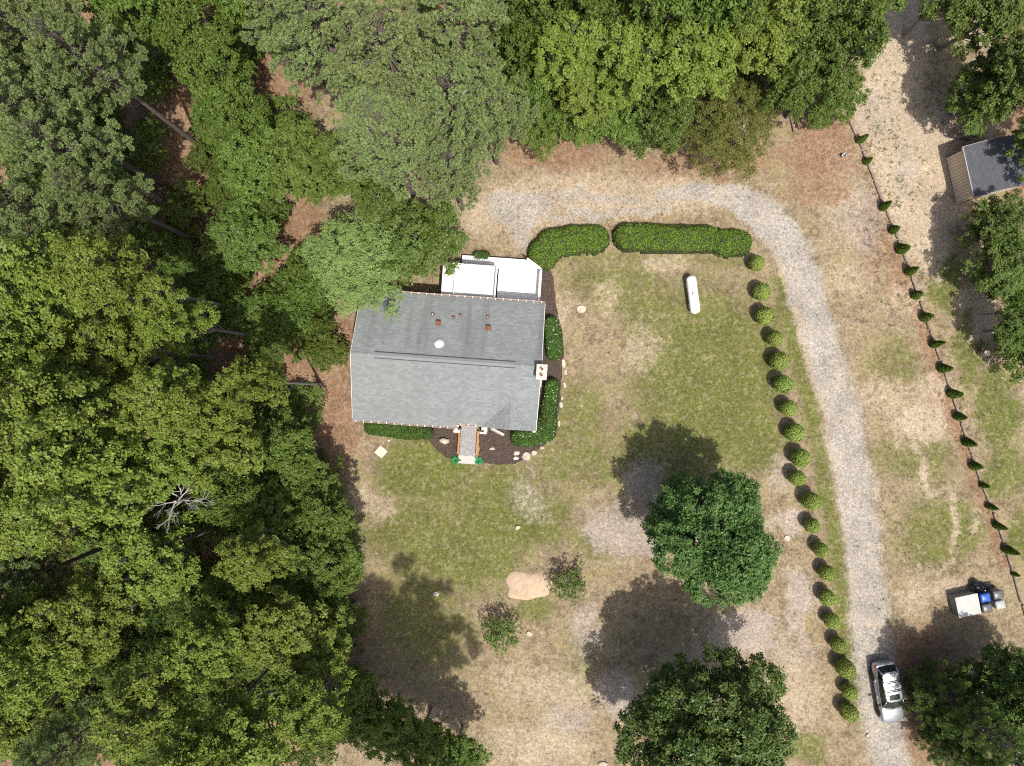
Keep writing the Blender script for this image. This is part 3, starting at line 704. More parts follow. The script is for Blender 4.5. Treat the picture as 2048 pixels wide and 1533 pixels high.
x, y = G(778, 881); o = MB().lathe([(.09, 0), (.10, .06), (.06, .12), (.01, .14)], (x, y, 0), 12).build('cleanout_cap', M['pvc']); tag(o, 'small round white drain cap in the grass by the paver', 'drain cap')
x, y = G(1208, 1530); rock('stone', 1206, 1528, .8, .4, .12, .0, 'chalky white rock at the foot of the dark holly tree', 77)

# ---------------------------------------------------------------- propane tank
x, y = G(1385.5, 590, .5)
tank = empty('propane_tank', (x, y, 0), math.radians(7.5 + 90))
tag(tank, 'long white propane tank lying on the lawn', 'propane tank')
prof = []
R_ = .385; Lh = 1.47
for i in range(9):
    a = math.pi / 2 * i / 8; prof.append((max(.005, R_ * math.sin(a)), -Lh + R_ * .8 * (1 - math.cos(a)) ))
prof += [(r, -z) for r, z in reversed(prof)]
MB().lathe(prof, (0, 0, .60), 36, 'x').build('shell', M['tank'], tank, smooth=True)
dl = MB().lathe([(.17, 0), (.17, .14), (.15, .19), (.08, .215), (.005, .22)], (-.02, 0, .94), 20).build('dome_lid', M['tank'], tank, smooth=True)
MB().box((-.02, -.165, 1.0), (.06, .03, .04)).build('lid_latch', M['steel'], dl)
for k in (-1, 1): MB().box((k * .8, 0, .12), (.10, .5, .32), taper=.9).build('foot', M['tank'], tank)
for k in (-1, 1): MB().box((k * .8, 0, -.02), (.4, .6, .08)).build('pad_block', M['concrete'], tank)

# ---------------------------------------------------------------- parked car (front at local +X)
cx, cy_ = G(1768, 1378)
car = empty('parked_car', (cx, cy_, -.03), math.radians(-90 + 9.5))
tag(car, 'silver estate car with roof bars parked on the gravel drive', 'car')
def loft(st, prof, cap=True):
    V = []; F = []
    for x, wv, zb, zt in st:
        half = prof(wv, zb, zt)
        ring = [(x, y, z) for y, z in half] + [(x, -y, z) for y, z in reversed(half[1:-1])]
        V += ring
    n = len(V) // len(st)
    for i in range(len(st) - 1):
        for k in range(n): F.append((i * n + k, i * n + (k + 1) % n, (i + 1) * n + (k + 1) % n, (i + 1) * n + k))
    if cap: F.append(tuple(range(n - 1, -1, -1))); F.append(tuple(range((len(st) - 1) * n, len(st) * n)))
    return V, F
st = [(-2.40, .66, .42, .80), (-2.36, .78, .34, .95), (-2.20, .85, .28, 1.00), (-1.8, .895, .25, 1.01), (-1.2, .915, .24, 1.0), (-.4, .92, .23, .99), (.4, .92, .23, .975), (.95, .915, .24, .965), (1.35, .905, .25, .935), (1.8, .885, .26, .885), (2.1, .84, .28, .82), (2.28, .75, .32, .72), (2.38, .60, .40, .60)]
V, F = loft(st, lambda wv, zb, zt: [(0, zb), (wv * .8, zb), (wv * .96, zb + .1), (wv, zb + (zt - zb) * .45), (wv * .985, zb + (zt - zb) * .7), (wv * .945, zt - .05), (wv * .86, zt), (wv * .45, zt + .03), (0, zt + .038)])
body = meshobj('body', V, F, M['paint'], car, True)
sb = body.modifiers.new('sub', 'SUBSURF'); sb.levels = 2; sb.render_levels = 2
# cabin: dark glass shell, roof skin, pillars
lo = [(1.12, .0, .985), (1.02, .62, .98), (.80, .80, .985), (-.2, .815, .995), (-1.4, .805, 1.005), (-2.02, .76, 1.01), (-2.20, .55, 1.01), (-2.24, 0, 1.01)]
hi = [(.36, .0, 1.515), (.33, .52, 1.505), (.24, .655, 1.495), (-.4, .675, 1.53), (-1.3, .665, 1.53), (-1.74, .62, 1.505), (-1.86, .48, 1.50), (-1.88, 0, 1.50)]
def ring(a): return [(x, y, z) for x, y, z in a] + [(x, -y, z) for x, y, z in reversed(a[1:-1])]
A, B = ring(lo), ring(hi); n = len(A)
def panel(name, idx, m, off=0.0, t0=.0, t1=1.0, parent=car):
    V = []; F = []
    for i in idx:
        for t_ in (t0, t1):
            p = Vector(A[i % n]).lerp(Vector(B[i % n]), t_); c = Vector((-.5, 0, 1.1)); d = (p - c); d.z *= .3
            V.append(p + d.normalized() * off)
    for j in range(len(idx) - 1): F.append((2 * j, 2 * j + 2, 2 * j + 3, 2 * j + 1))
    return meshobj(name, V, F, m, parent)
shell = meshobj('cabin_shell', A + B, [(i, (i + 1) % n, n + (i + 1) % n, n + i) for i in range(n)] + [tuple(range(n, 2 * n))], M['dark'], car)
panel('windshield', [n - 2, n - 1, 0, 1, 2], M['glass'], .012, .04, .98)
panel('rear_window', [5, 6, 7, 8, 9], M['glass'], .012, .16, .98)
for a in ([2, 3, 4, 5], [n - 5, n - 4, n - 3, n - 2]): panel('side_window', a, M['glass'], .012, .10, .94)
for i0, t_ in ((0, .86),):
    rs = [(.40, .57, 0, 1.505), (.30, .66, 0, 1.535), (-.1, .70, 0, 1.575), (-.7, .715, 0, 1.595), (-1.3, .70, 0, 1.58), (-1.72, .655, 0, 1.545), (-1.92, .57, 0, 1.505)]
    V = []; F = []
    for x, wv, _, z in rs:
        for q in (-1, -.82, -.4, 0, .4, .82, 1): V.append((x, q * wv, z - .05 * abs(q) ** 3))
    for i in range(len(rs) - 1):
        for k in range(6): F.append((i * 7 + k, i * 7 + k + 1, (i + 1) * 7 + k + 1, (i + 1) * 7 + k))
    roofp = meshobj('roof_panel', V, F, M['paint'], car, True)
    md = roofp.modifiers.new('thick', 'SOLIDIFY'); md.thickness = .05; md.offset = -1
    md = roofp.modifiers.new('sub', 'SUBSURF'); md.levels = 2; md.render_levels = 2
for s in (-1, 1):
    def sd(p): return (p[0], s * p[1], p[2])
    MB().tube([sd((.98, .775, .99)), sd((.62, .69, 1.25)), sd((.29, .645, 1.50))], [.035, .035, .035], 6).build('front_pillar', M['paint'], car, True)
    MB().tube([sd((-2.1, .72, 1.0)), sd((-1.93, .63, 1.28)), sd((-1.78, .615, 1.51))], [.06, .055, .05], 6).build('rear_pillar', M['paint'], car, True)
    MB().tube([sd((-.45, .822, 1.0)), sd((-.47, .72, 1.27)), sd((-.5, .685, 1.53))], .028, 6).build('centre_pillar', M['dark'], car)
    MB().tube([sd((.92, .80, 1.005)), sd((.2, .835, 1.01)), sd((-.8, .835, 1.02)), sd((-1.6, .815, 1.03)), sd((-2.0, .77, 1.04))], .014, 6).build('window_trim', M['steel'], car)
    MB().tube([sd((.12, .66, 1.55)), sd((.05, .66, 1.63)), sd((-.7, .675, 1.655)), sd((-1.45, .66, 1.64)), sd((-1.55, .655, 1.56))], .028, 8).build('roof_rail', M['dark'], car, True)
    mir = MB(); mir.box((.70, s * 1.0, 1.02), (.16, .24, .15)); mir.box((.72, s * .88, .99), (.06, .1, .05)); mir.build('wing_mirror', M['dark'], car, bevel=.03)
    for x in (-1.2, .02): MB().tube([(x, s * .915, .86), (x + .03, s * .94, .87), (x + .17, s * .94, .865), (x + .2, s * .915, .86)], .015, 6).build('door_handle', M['steel'], car)
    for x in (-.47, .78, -1.38): MB().tube([(x, s * .922, .36), (x, s * .928, .62), (x, s * .905, .88)], .006, 4).build('door_seam', M['dark'], car)
    tl = MB().box((-2.21, s * .715, .90), (.20, .17, .13), s * .45).build('tail_light', M['tail'], car, bevel=.04)
    hl_ = MB().box((2.10, s * .62, .71), (.24, .26, .10), -s * .55).build('headlight', M['lamp'], car, bevel=.03)
    for x in (-1.32, 1.40):
        wh = empty('wheel', (x, s * .80, .34)); wh.parent = car
        MB().lathe([(.20, -.11), (.32, -.11), (.345, -.07), (.345, .07), (.32, .11), (.20, .11)], (0, 0, 0), 24, 'y').build('tyre', M['dark'], wh, True)
        MB().lathe([(.02, s * .10), (.08, s * .085), (.19, s * .095), (.215, s * .112), (.215, s * -.05)], (0, 0, 0), 20, 'y').build('rim', M['rim'], wh)
        arch = MB().lathe([(.36, -.02), (.385, .0), (.385, .02), (.36, .02)], (x, s * .905, .36), 28, 'y').build('wheel_arch', M['dark'], car)
for x in (-.52, -1.18): MB().tube([(x, -.68, 1.67), (x, -.3, 1.70), (x, .3, 1.70), (x, .68, 1.67)], .036, 6).build('crossbar', M['dark'], car)
MB().box((-.02, 0, 1.582), (.40, .78, .012)).build('sunroof', M['glass'], car, bevel=.005).rotation_euler = (0, .0, 0)
MB().tube([(1.09, -.60, .992), (1.15, 0, .998), (1.09, .60, .992)], .02, 5).build('wiper_cowl', M['dark'], car)
MB().box((2.36, 0, .46), (.06, .9, .16)).build('grille', M['dark'], car, bevel=.02)
MB().tube([(-1.75, 0, 1.55), (-1.86, 0, 1.63)], [.03, .01], 6).build('aerial', M['dark'], car)

# ---------------------------------------------------------------- bins, box, bag
x, y = G(1935, 1211, .8)
bx_ = empty('storage_box', (x, y, 0), math.radians(12)); tag(bx_, 'large square bin enclosure with pale grey flat lid', 'storage box')
MB().box((0, 0, .42), (1.66, 1.48, .86)).build('body', M['boxside'], bx_); MB().box((0, 0, .875), (1.74, 1.56, .05)).build('lid', M['lid'], bx_, bevel=.01)
for k in range(5): MB().box((-.66 + k * .33, -.75, .42), (.30, .03, .8)).build('side_board', M['boxside'], bx_)
def wheelie(px, py, rz, m, lab, lidm=None):
    x, y = G(px, py, .95); e = empty('wheelie_bin', (x, y, 0), rz); tag(e, lab, 'bin', 'bins beside the grey storage box')
    MB().box((0, 0, .5), (.58, .66, .92), taper=1.0).build('body', m, e, bevel=.04)
    V = []; F = []; nx_, ny_ = 7, 7
    for i in range(nx_):
        for j in range(ny_):
            a = i / (nx_ - 1) * 2 - 1; b_ = j / (ny_ - 1) * 2 - 1
            r = .06; V.append((a * .33 * (1 - .06 * b_ ** 4), b_ * .38 * (1 - .05 * a ** 4), 1.0 + .06 * (1 - a ** 4) * (1 - b_ ** 4) + (.02 if abs(a) < .4 and abs(b_) < .5 else 0)))
    for i in range(nx_ - 1):
        for j in range(ny_ - 1): F.append((i * ny_ + j, (i + 1) * ny_ + j, (i + 1) * ny_ + j + 1, i * ny_ + j + 1))
    l = meshobj('lid', V, F, lidm or m, e, True); q = l.modifiers.new('thick', 'SOLIDIFY'); q.thickness = .05; q.offset = -1
    MB().tube([(-.25, -.36, .97), (-.25, -.43, .97), (.25, -.43, .97), (.25, -.36, .97)], .018, 6).build('handle', M['dark'], e)
    for s in (-1, 1): MB().lathe([(.04, -.03), (.12, -.03), (.12, .03), (.04, .03)], (s * .30, -.34, .12), 14, 'x').build('wheel', M['dark'], e)
wheelie(1970, 1195.5, math.radians(12 - 90), M['binblue'], 'blue wheelie bin next to the grey storage box')
wheelie(1995.5, 1189.5, math.radians(12 + 90), M['bindark'], 'charcoal wheelie bin standing beyond the blue bin')
wheelie(2000, 1209.5, math.radians(12 + 90), M['binlight'], 'light grey flat lidded bin')
wheelie(1973.5, 1216.5, math.radians(12 - 90), M['bindark'], 'charcoal wheelie bin touching the box below the blue bin')
x, y = G(1962, 1177, .4)
def bagmesh(seed, s_):
    r = np.random.default_rng(seed); V = []; F = []
    for i in range(15):
        ph = math.pi * (i / 14); 
        for k in range(26):
            th = 2 * math.pi * k / 26
            q = 1 + .20 * math.sin(3 * th + i + seed) + r.uniform(-.11, .11)
            V.append((math.sin(ph) * math.cos(th) * q * s_[0], math.sin(ph) * math.sin(th) * q * s_[1], max(0, s_[2] * (1 + math.cos(ph)) * (1 + r.uniform(-.08, .08)))))
    for i in range(14):
        for k in range(26): F.append((i * 26 + k, (i + 1) * 26 + k, (i + 1) * 26 + (k + 1) % 26, i * 26 + (k + 1) % 26))
    return V, F
for k, (dx, dy, sz, lab) in enumerate(((-.22, .05, (.46, .44, .36), 'large crumpled black rubbish bag behind the bins'), (.38, -.02, (.33, .3, .24), 'smaller black rubbish bag squeezed beside the blue bin'))):
    V, F = bagmesh(k + 2, sz); o = meshobj('rubbish_bag', V, F, M['bag'], None, False, (x + dx, y + dy, 0)); tag(o, lab, 'rubbish bag', 'black bags behind the bins')
    MB().tube([(0, 0, sz[2] * 1.95), (.02, .03, sz[2] * 2.1), (.08, .1, sz[2] * 2.25)], [.05, .03, .09], 7).build('tied_neck', M['bag'], o)
# small metal pail, barrel
x, y = G(1687, 311, .2); e = empty('metal_pail', (x, y, 0)); tag(e, 'small shiny metal pail standing on the brown grass', 'pail')
MB().lathe([(.11, 0), (.16, .28), (.15, .28), (.10, .02)], (0, 0, 0), 18).build('bucket', M['steel'], e, True)
MB().tube([(-.16, 0, .27), (-.12, .1, .36), (0, .14, .4), (.12, .1, .36), (.16, 0, .27)], .008, 5).build('handle', M['dark'], e)
x, y = G(1974, 706, .8); e = empty('barrel', (x, y, 0)); tag(e, 'round barrel with pale pinkish lid by the shaded shrubs', 'barrel')
MB().lathe([(.20, 0), (.25, .2), (.265, .42), (.25, .65), (.21, .82)], (0, 0, 0), 22).build('body', M['timber'], e, True)
MB().lathe([(.235, .80), (.235, .85), (.19, .875), (.01, .885)], (0, 0, 0), 22).build('lid', M['barrel'], e)
for z in (.18, .66): MB().lathe([(.258, z), (.263, z + .02), (.263, z + .05), (.258, z + .07)], (0, 0, 0), 22).build('hoop', M['steel'], e)

# ---------------------------------------------------------------- shed
# corner survey: lower left eave corners of the wall
a0 = Vector(G(1892.5, 317.5)); a1 = Vector(G(1912, 405)); sdv = (a1 - a0); SLn = sdv.length; ang = math.atan2(sdv.y, sdv.x)
shed = empty('shed', (*((a0 + a1) / 2), 0), ang + math.pi / 2)       # local y runs along the tan wall, local x away from the yard
tag(shed, 'tan boarded shed with dark shingle roof under the trees', 'shed')
hy = SLn / 2; SW = 4.1; SZ = 2.25; SRZ = 3.0
mb = MB(); mb.box((SW / 2 + .03, 0, SZ / 2), (SW - .06, 2 * hy - .06, SZ)); mb.build('wall', M['tan'], shed)
nb = 15
bd = None
for k in range(nb):
    yy = -hy + (k + .5) * 2 * hy / nb
    if bd is None: bd = MB().box((0, 0, 0), (.035, 2 * hy / nb - .025, SZ - .05)).build('siding_board', M['tan'], shed, loc=(-.005, yy, SZ / 2))
    else: share('siding_board', bd, shed, (-.005, yy, SZ / 2))
for s in (-1, 1):
    for k in range(14):
        xx = .15 + k * .29; share('siding_board', bd, shed, (xx, s * (hy - .01), SZ / 2), (0, 0, math.pi / 2))
mb = MB(); sx0, sx1, ov = -.12, SW + .2, .16; xm = SW / 2
for a, b_ in ((sx0, xm), (sx1, xm)): roof_slab(mb, [(a, -hy - ov, SZ), (a, hy + ov, SZ), (b_, hy + ov, SRZ), (b_, -hy - ov, SRZ)], .09)
rs_ = mb.build('roof', M['shedshingle'], shed)
mb = MB()
for s, a in ((-1, sx0), (1, sx1)):
    run = abs(xm - a); up = Vector((-s, 0, (SRZ - SZ) / run)); Ls = run * up.length; up.normalize()
    shingle_course(mb, Vector((a, -hy - ov, SZ)), Vector((0, 1, 0)), up, 2 * (hy + ov), 0, Ls, .15, .32, None, 40 + s)
o = mb.build('shingles', M['shedshingle'], rs_); o['kind'] = 'stuff'
mb = MB(); mb.box((sx0 - .02, 0, SZ - .05), (.05, 2 * (hy + ov), .15)); mb.build('fascia', M['taupe'], shed)
for s in (-1, 1):
    mb = MB(); roof_slab(mb, [(sx0, s * (hy + ov + .004), SZ - .01), (sx0, s * (hy + ov + .04), SZ - .01), (xm, s * (hy + ov + .04), SRZ - .01), (xm, s * (hy + ov + .004), SRZ - .01)], .14); mb.build('bargeboard', M['taupe'], shed)
MB().box((SW * .62, .2, SRZ - .10), (.34, .34, .1)).build('roof_vent', M['pvc'], shed)
mb = MB(); mb.box((2.0, -hy - .025, 1.0), (1.1, .05, 1.95)); mb.build('door', M['taupe'], shed)
# slatted gate leaning beside the shed
x, y = G(1921, 275, .5); e = empty('slatted_gate', (x, y, 0), math.radians(-12)); tag(e, 'dark slatted wooden gate section next to the shed', 'gate')
for k in range(7): MB().box((-.8 + k * .26, 0, .62), (.09, .03, 1.2)).build('slat', M['darkwood'], e)
for z in (.3, 1.0): MB().box((0, .03, z), (1.8, .04, .09)).build('rail', M['darkwood'], e)

# ---------------------------------------------------------------- landscape timbers
TL = [(1700, 243), (1722, 292), (1738, 332), (1766, 408), (1792, 468), (1822, 545), (1850, 637), (1876, 702), (1903, 785), (1936, 889), (1965, 975), (2000, 1060), (2022, 1132), (2042, 1205), (2062, 1270)]
ords = 'first second third fourth fifth sixth seventh eighth ninth tenth eleventh twelfth thirteenth fourteenth fifteenth sixteenth seventeenth eighteenth nineteenth twentieth'.split()
pts = [Vector(G(*p)) for p in TL]
seg = [(pts[i + 1] - pts[i]).length for i in range(len(pts) - 1)]; tot = sum(seg)
def along(s):
    for i, L in enumerate(seg):
        if s <= L or i == len(seg) - 1: return pts[i].lerp(pts[i + 1], s / L)
        s -= L
nt_ = 17
for k in range(nt_):
    a = along(tot * k / nt_ + .03); b_ = along(tot * (k + 1) / nt_ - .03); c = (a + b_) / 2; d = b_ - a
    L = d.length - .04 - (.02 if k % 3 else .12)
    mb = MB(); mb.tube([(-L / 2, 0, 0), (-L / 2 + .01, 0, 0), (L / 2 - .01, 0, 0), (L / 2, 0, 0)], [.085, .095, .095, .085], 8)
    o = mb.build('landscape_timber', M['timber']); o.location = (c.x + rng.uniform(-.03, .03), c.y, .06); o.rotation_euler = (rng.uniform(0, 1), 0, math.atan2(d.y, d.x) + rng.uniform(-.03, .03))
    tag(o, '%s weathered timber along the conical shrub row, counted from the wood' % ords[k], 'timber', 'timbers edging the drive')
for (p, q, r_, lab) in (((1576, 212), (1588, 264), .10, 'weathered square beam lying by the olive brown tree'), ((1553, 232), (1574, 223), .06, 'short grey pole butting the beam by the olive tree')):
    a = Vector(G(*p)); b_ = Vector(G(*q)); c = (a + b_) / 2; d = b_ - a
    o = MB().box((0, 0, r_), (d.length, r_ * 2, r_ * 2)).build('timber_beam', M['timber'], bevel=.015); o.location = (c.x, c.y, 0); o.rotation_euler = (0, 0, math.atan2(d.y, d.x)); tag(o, lab, 'beam')
# heap of sandy dirt
x, y = G(1057, 1172)
V = []; F = []
for i in range(9):
    for k in range(30):
        th = 2 * math.pi * k / 30; q = i / 8; wob = 1 + .08 * math.sin(3 * th + 1) + .05 * math.sin(7 * th)
        e4 = (abs(math.cos(th)) ** 4 + abs(math.sin(th)) ** 4) ** -.25
        V.append((1.72 * q * math.cos(th) * wob * e4, 1.05 * q * math.sin(th) * wob * e4, .16 * (1 - q ** 3) - .05 * (q > .95)))
for i in range(8):
    for k in range(30): F.append((i * 30 + k, (i + 1) * 30 + k, (i + 1) * 30 + (k + 1) % 30, i * 30 + (k + 1) % 30))
o = meshobj('dirt_mound', V, F, M['dirt'], None, True, (x, y, -.02)); tag(o, 'low oval mound of bare sandy dirt on the lawn', 'dirt mound')

# ---------------------------------------------------------------- vegetation builders
def unit(a): return a / np.maximum(np.linalg.norm(a, axis=1, keepdims=True), 1e-9)

def leaves(P, Nn, ls, wd, k, rg, tilt=(-.5, .45), spread=.12):
    """rosettes of k kite shaped leaves on each twig end P with axis Nn"""
    n = len(P); P = np.repeat(P, k, 0); Nn = np.repeat(Nn, k, 0)
    ph = rg.random(n * k) * 2 * np.pi
    ref = np.where(np.abs(Nn[:, :1]) < .8, np.array([[1., 0, 0]]), np.array([[0, 1., 0]]))
    a = unit(np.cross(Nn, ref)); b = np.cross(Nn, a)
    t = a * np.cos(ph)[:, None] + b * np.sin(ph)[:, None]
    tl = rg.uniform(tilt[0], tilt[1], n * k)[:, None]
    ax = unit(t * np.cos(tl) + Nn * np.sin(tl)); sd_ = unit(np.cross(Nn, ax) + rg.normal(0, .25, (n * k, 3)))
    L = (ls * rg.uniform(.7, 1.25, n * k))[:, None]
    O = P + rg.normal(0, spread * ls * 2, (n * k, 3))
    v0 = O + ax * L * .08; v1 = O + ax * L * .5 + sd_ * L * wd / 2; v2 = O + ax * L; v3 = O + ax * L * .5 - sd_ * L * wd / 2
    V = np.stack([v0, v1, v2, v3], 1).reshape(-1, 3)
    return V, np.arange(len(V)).reshape(-1, 4)

def sphere_dirs(n, rg):
    d = rg.normal(size=(n, 3)); return unit(d)

def broadleaf(name, seed, R, zc, Hc, nl, ncl, k, ls, leaf, bark, label, cat='tree', wd=.62, lob=(.26, .42), trunk_r=.16, dens_in=.12, flat=.75, clump=.36):
    rg = np.random.default_rng(seed); rr = random.Random(seed)
    th = np.arange(nl) * 2.39996 + rg.random() * 6; u = (np.arange(nl) + .5) / nl
    rad = R * .72 * np.sqrt(u) * rg.uniform(.8, 1.12, nl)
    cz = zc + Hc * (.34 * (1 - (rad / R) ** 1.6) - .22) + rg.uniform(-.20, .16, nl) * Hc
    C = np.stack([rad * np.cos(th), rad * np.sin(th), cz], 1)
    r = R * rg.uniform(lob[0], lob[1], nl)
    # twig clumps sit on the lumpy lobes, rosettes scatter round each clump: gaps stay between the clumps
    per = 11; n = int(ncl / per * 2.2)
    li = rg.choice(nl, n, p=r ** 2 / (r ** 2).sum())
    d = sphere_dirs(n, rg); d[:, 2] = np.where(d[:, 2] < -.35, -d[:, 2], d[:, 2])
    lump = .80 + .46 * vnoise(d[:, 0] * 2.1 + li * 3.7, d[:, 1] * 2.1 + d[:, 2] * 1.3, 1.0, seed + 5)
    P = C[li] + d * (r[li] * lump * rg.uniform(.80, 1.16, n))[:, None] * np.array([1, 1, flat])
    D = np.linalg.norm((P[:, None, :] - C[None]) / np.array([1, 1, flat]), axis=2) / r[None]
    D[np.arange(n), li] = 9
    keep = (D.min(1) > .80) | (rg.random(n) < dens_in)
    m_ = int(ncl / per); P = P[keep][:m_]; d = d[keep][:m_]
    cs_ = clump * rg.uniform(.6, 1.3, len(P))
    P = np.repeat(P, per, 0); d = np.repeat(d, per, 0); cs_ = np.repeat(cs_, per)
    off = sphere_dirs(len(P), rg); off[:, 2] = np.abs(off[:, 2]) * .75
    P = P + off * (cs_ * rg.random(len(P)) ** .5)[:, None]
    Nn = unit(off * .8 + d * .3 + np.array([0, 0, .75]) + rg.normal(0, .3, P.shape))
    V, F = leaves(P, Nn, ls, wd, k, rg)
    root = empty(name)
    root['label'] = label; root['category'] = cat
    crown = meshobj('crown', V, F, leaf, root)
    mb = MB(); top = zc + Hc * .1
    ln = Vector((rr.uniform(-1, 1), rr.uniform(-1, 1), 0)) * R * .12
    spine = [Vector((0, 0, -.2)), Vector((0, 0, zc * .3)) + ln * .5, Vector((0, 0, zc * .62)) + ln, Vector((0, 0, top))]
    mb.tube(spine, [trunk_r * 1.25, trunk_r, trunk_r * .75, trunk_r * .25], 8)
    for i in range(nl):
        z0 = max(zc * .35, C[i, 2] - Hc * .35 - rr.random() * Hc * .15); f = min(1, z0 / top)
        s0 = Vector((ln.x * min(1, f * 1.4), ln.y * min(1, f * 1.4), z0)); e = Vector(C[i]); e.z += r[i] * .2
        m_ = s0.lerp(e, .55) + Vector((rr.uniform(-.2, .2), rr.uniform(-.2, .2), -.15))
        mb.tube([s0, m_, e], [trunk_r * .42, trunk_r * .28, trunk_r * .1], 5, False)
        for q in range(4):
            dd = sphere_dirs(1, rg)[0]; dd[2] = abs(dd[2]); e2 = e + Vector(dd) * r[i] * .95
            mb.tube([m_.lerp(e, .5), m_.lerp(e2, .6) + Vector((0, 0, .1)), e2], [trunk_r * .16, trunk_r * .11, trunk_r * .04], 4, False)
    mb.build('trunk', bark, root)
    root['R0'] = R; root['zc0'] = zc
    return root

def pine_tree(name, seed, R, h, zbase, nb, leaf, bark, label, needles=40, nlen=.25, trunk_r=.2, tufts=(9, 16)):
    rg = np.random.default_rng(seed); rr = random.Random(seed)
    P = []; A_ = []; mb = MB()
    mb.tube([(0, 0, -.2), (.05, 0, h * .35), (.12, .08, h * .7), (.05, .1, h * .97)], [trunk_r * 1.2, trunk_r, trunk_r * .65, .04], 8)
    for i in range(nb):
        f = (i + rr.random()) / nb; z = zbase + (h - zbase) * f
        prof = (1 - f) ** .75 * (1 if f > .18 else .55 + 2.5 * f) + .06
        L = R * prof * rr.uniform(.65, 1.15); az = i * 2.39996 + rr.uniform(-.5, .5); rise = .12 + .7 * f + rr.uniform(-.1, .15)
        d = Vector((math.cos(az), math.sin(az), 0)); s0 = Vector((.1 * f, .08 * f, z - .25)); e = s0 + d * L + Vector((0, 0, L * rise))
        m_ = s0.lerp(e, .5) + Vector((0, 0, -.1 * L))
        mb.tube([s0, m_, e], [.06 * (1.2 - f), .04 * (1.2 - f), .015], 5, False)
        nt2 = rr.randint(*tufts)
        for q in range(nt2):
            t_ = 1 - (rr.random() ** 1.4) * .62; base = (s0.lerp(m_, t_ * 2) if t_ < .5 else m_.lerp(e, t_ * 2 - 1))
            sdw = Vector((-d.y, d.x, 0)) * rr.uniform(-1, 1) * L * .42 * (1.25 - t_) + Vector((0, 0, rr.uniform(.0, .35))) + d * rr.uniform(0, .25)
            tip = base + sdw
            if q % 2 == 0: mb.tube([base, base.lerp(tip, .6) + Vector((0, 0, -.05)), tip], [.018, .013, .008], 4, False)
            ax = (d * .5 + sdw.normalized() * .5 + Vector((0, 0, 1.0)) + Vector((rr.uniform(-.3, .3), rr.uniform(-.3, .3), 0))).normalized()
            P.append(tip); A_.append(ax)
    P = np.array([tuple(p) for p in P]); A_ = np.array([tuple(p) for p in A_])
    keepi = []; cell = {}
    for i in rg.permutation(len(P)):
        c3 = tuple((P[i] / .46).astype(int))
        if c3 in cell: continue
        cell[c3] = 1; keepi.append(i)
    P = P[keepi]; A_ = A_[keepi]; n = len(P); k = needles
    Pr = np.repeat(P, k, 0); Ar = np.repeat(A_, k, 0); sz = np.repeat(rg.uniform(.8, 1.25, n), k)
    dr = unit(sphere_dirs(n * k, rg) * 1.0 + Ar * .30); O = Pr - Ar * (rg.random(n * k) * .10)[:, None]
    Ln = (nlen * sz * rg.uniform(.75, 1.05, n * k))[:, None]
    sdv_ = unit(np.cross(dr, sphere_dirs(n * k, rg))) * .018
    V = np.stack([O + dr * Ln * .12, O + dr * Ln * .8 + sdv_, O + dr * Ln * 1.02, O + dr * Ln * .8 - sdv_], 1).reshape(-1, 3)
    root = empty(name); root['label'] = label; root['category'] = 'tree'
    meshobj('crown', V, np.arange(len(V)).reshape(-1, 4), leaf, root)
    mb.build('trunk', bark, root)
    root['R0'] = R; root['zc0'] = (zbase + h) / 2
    return root

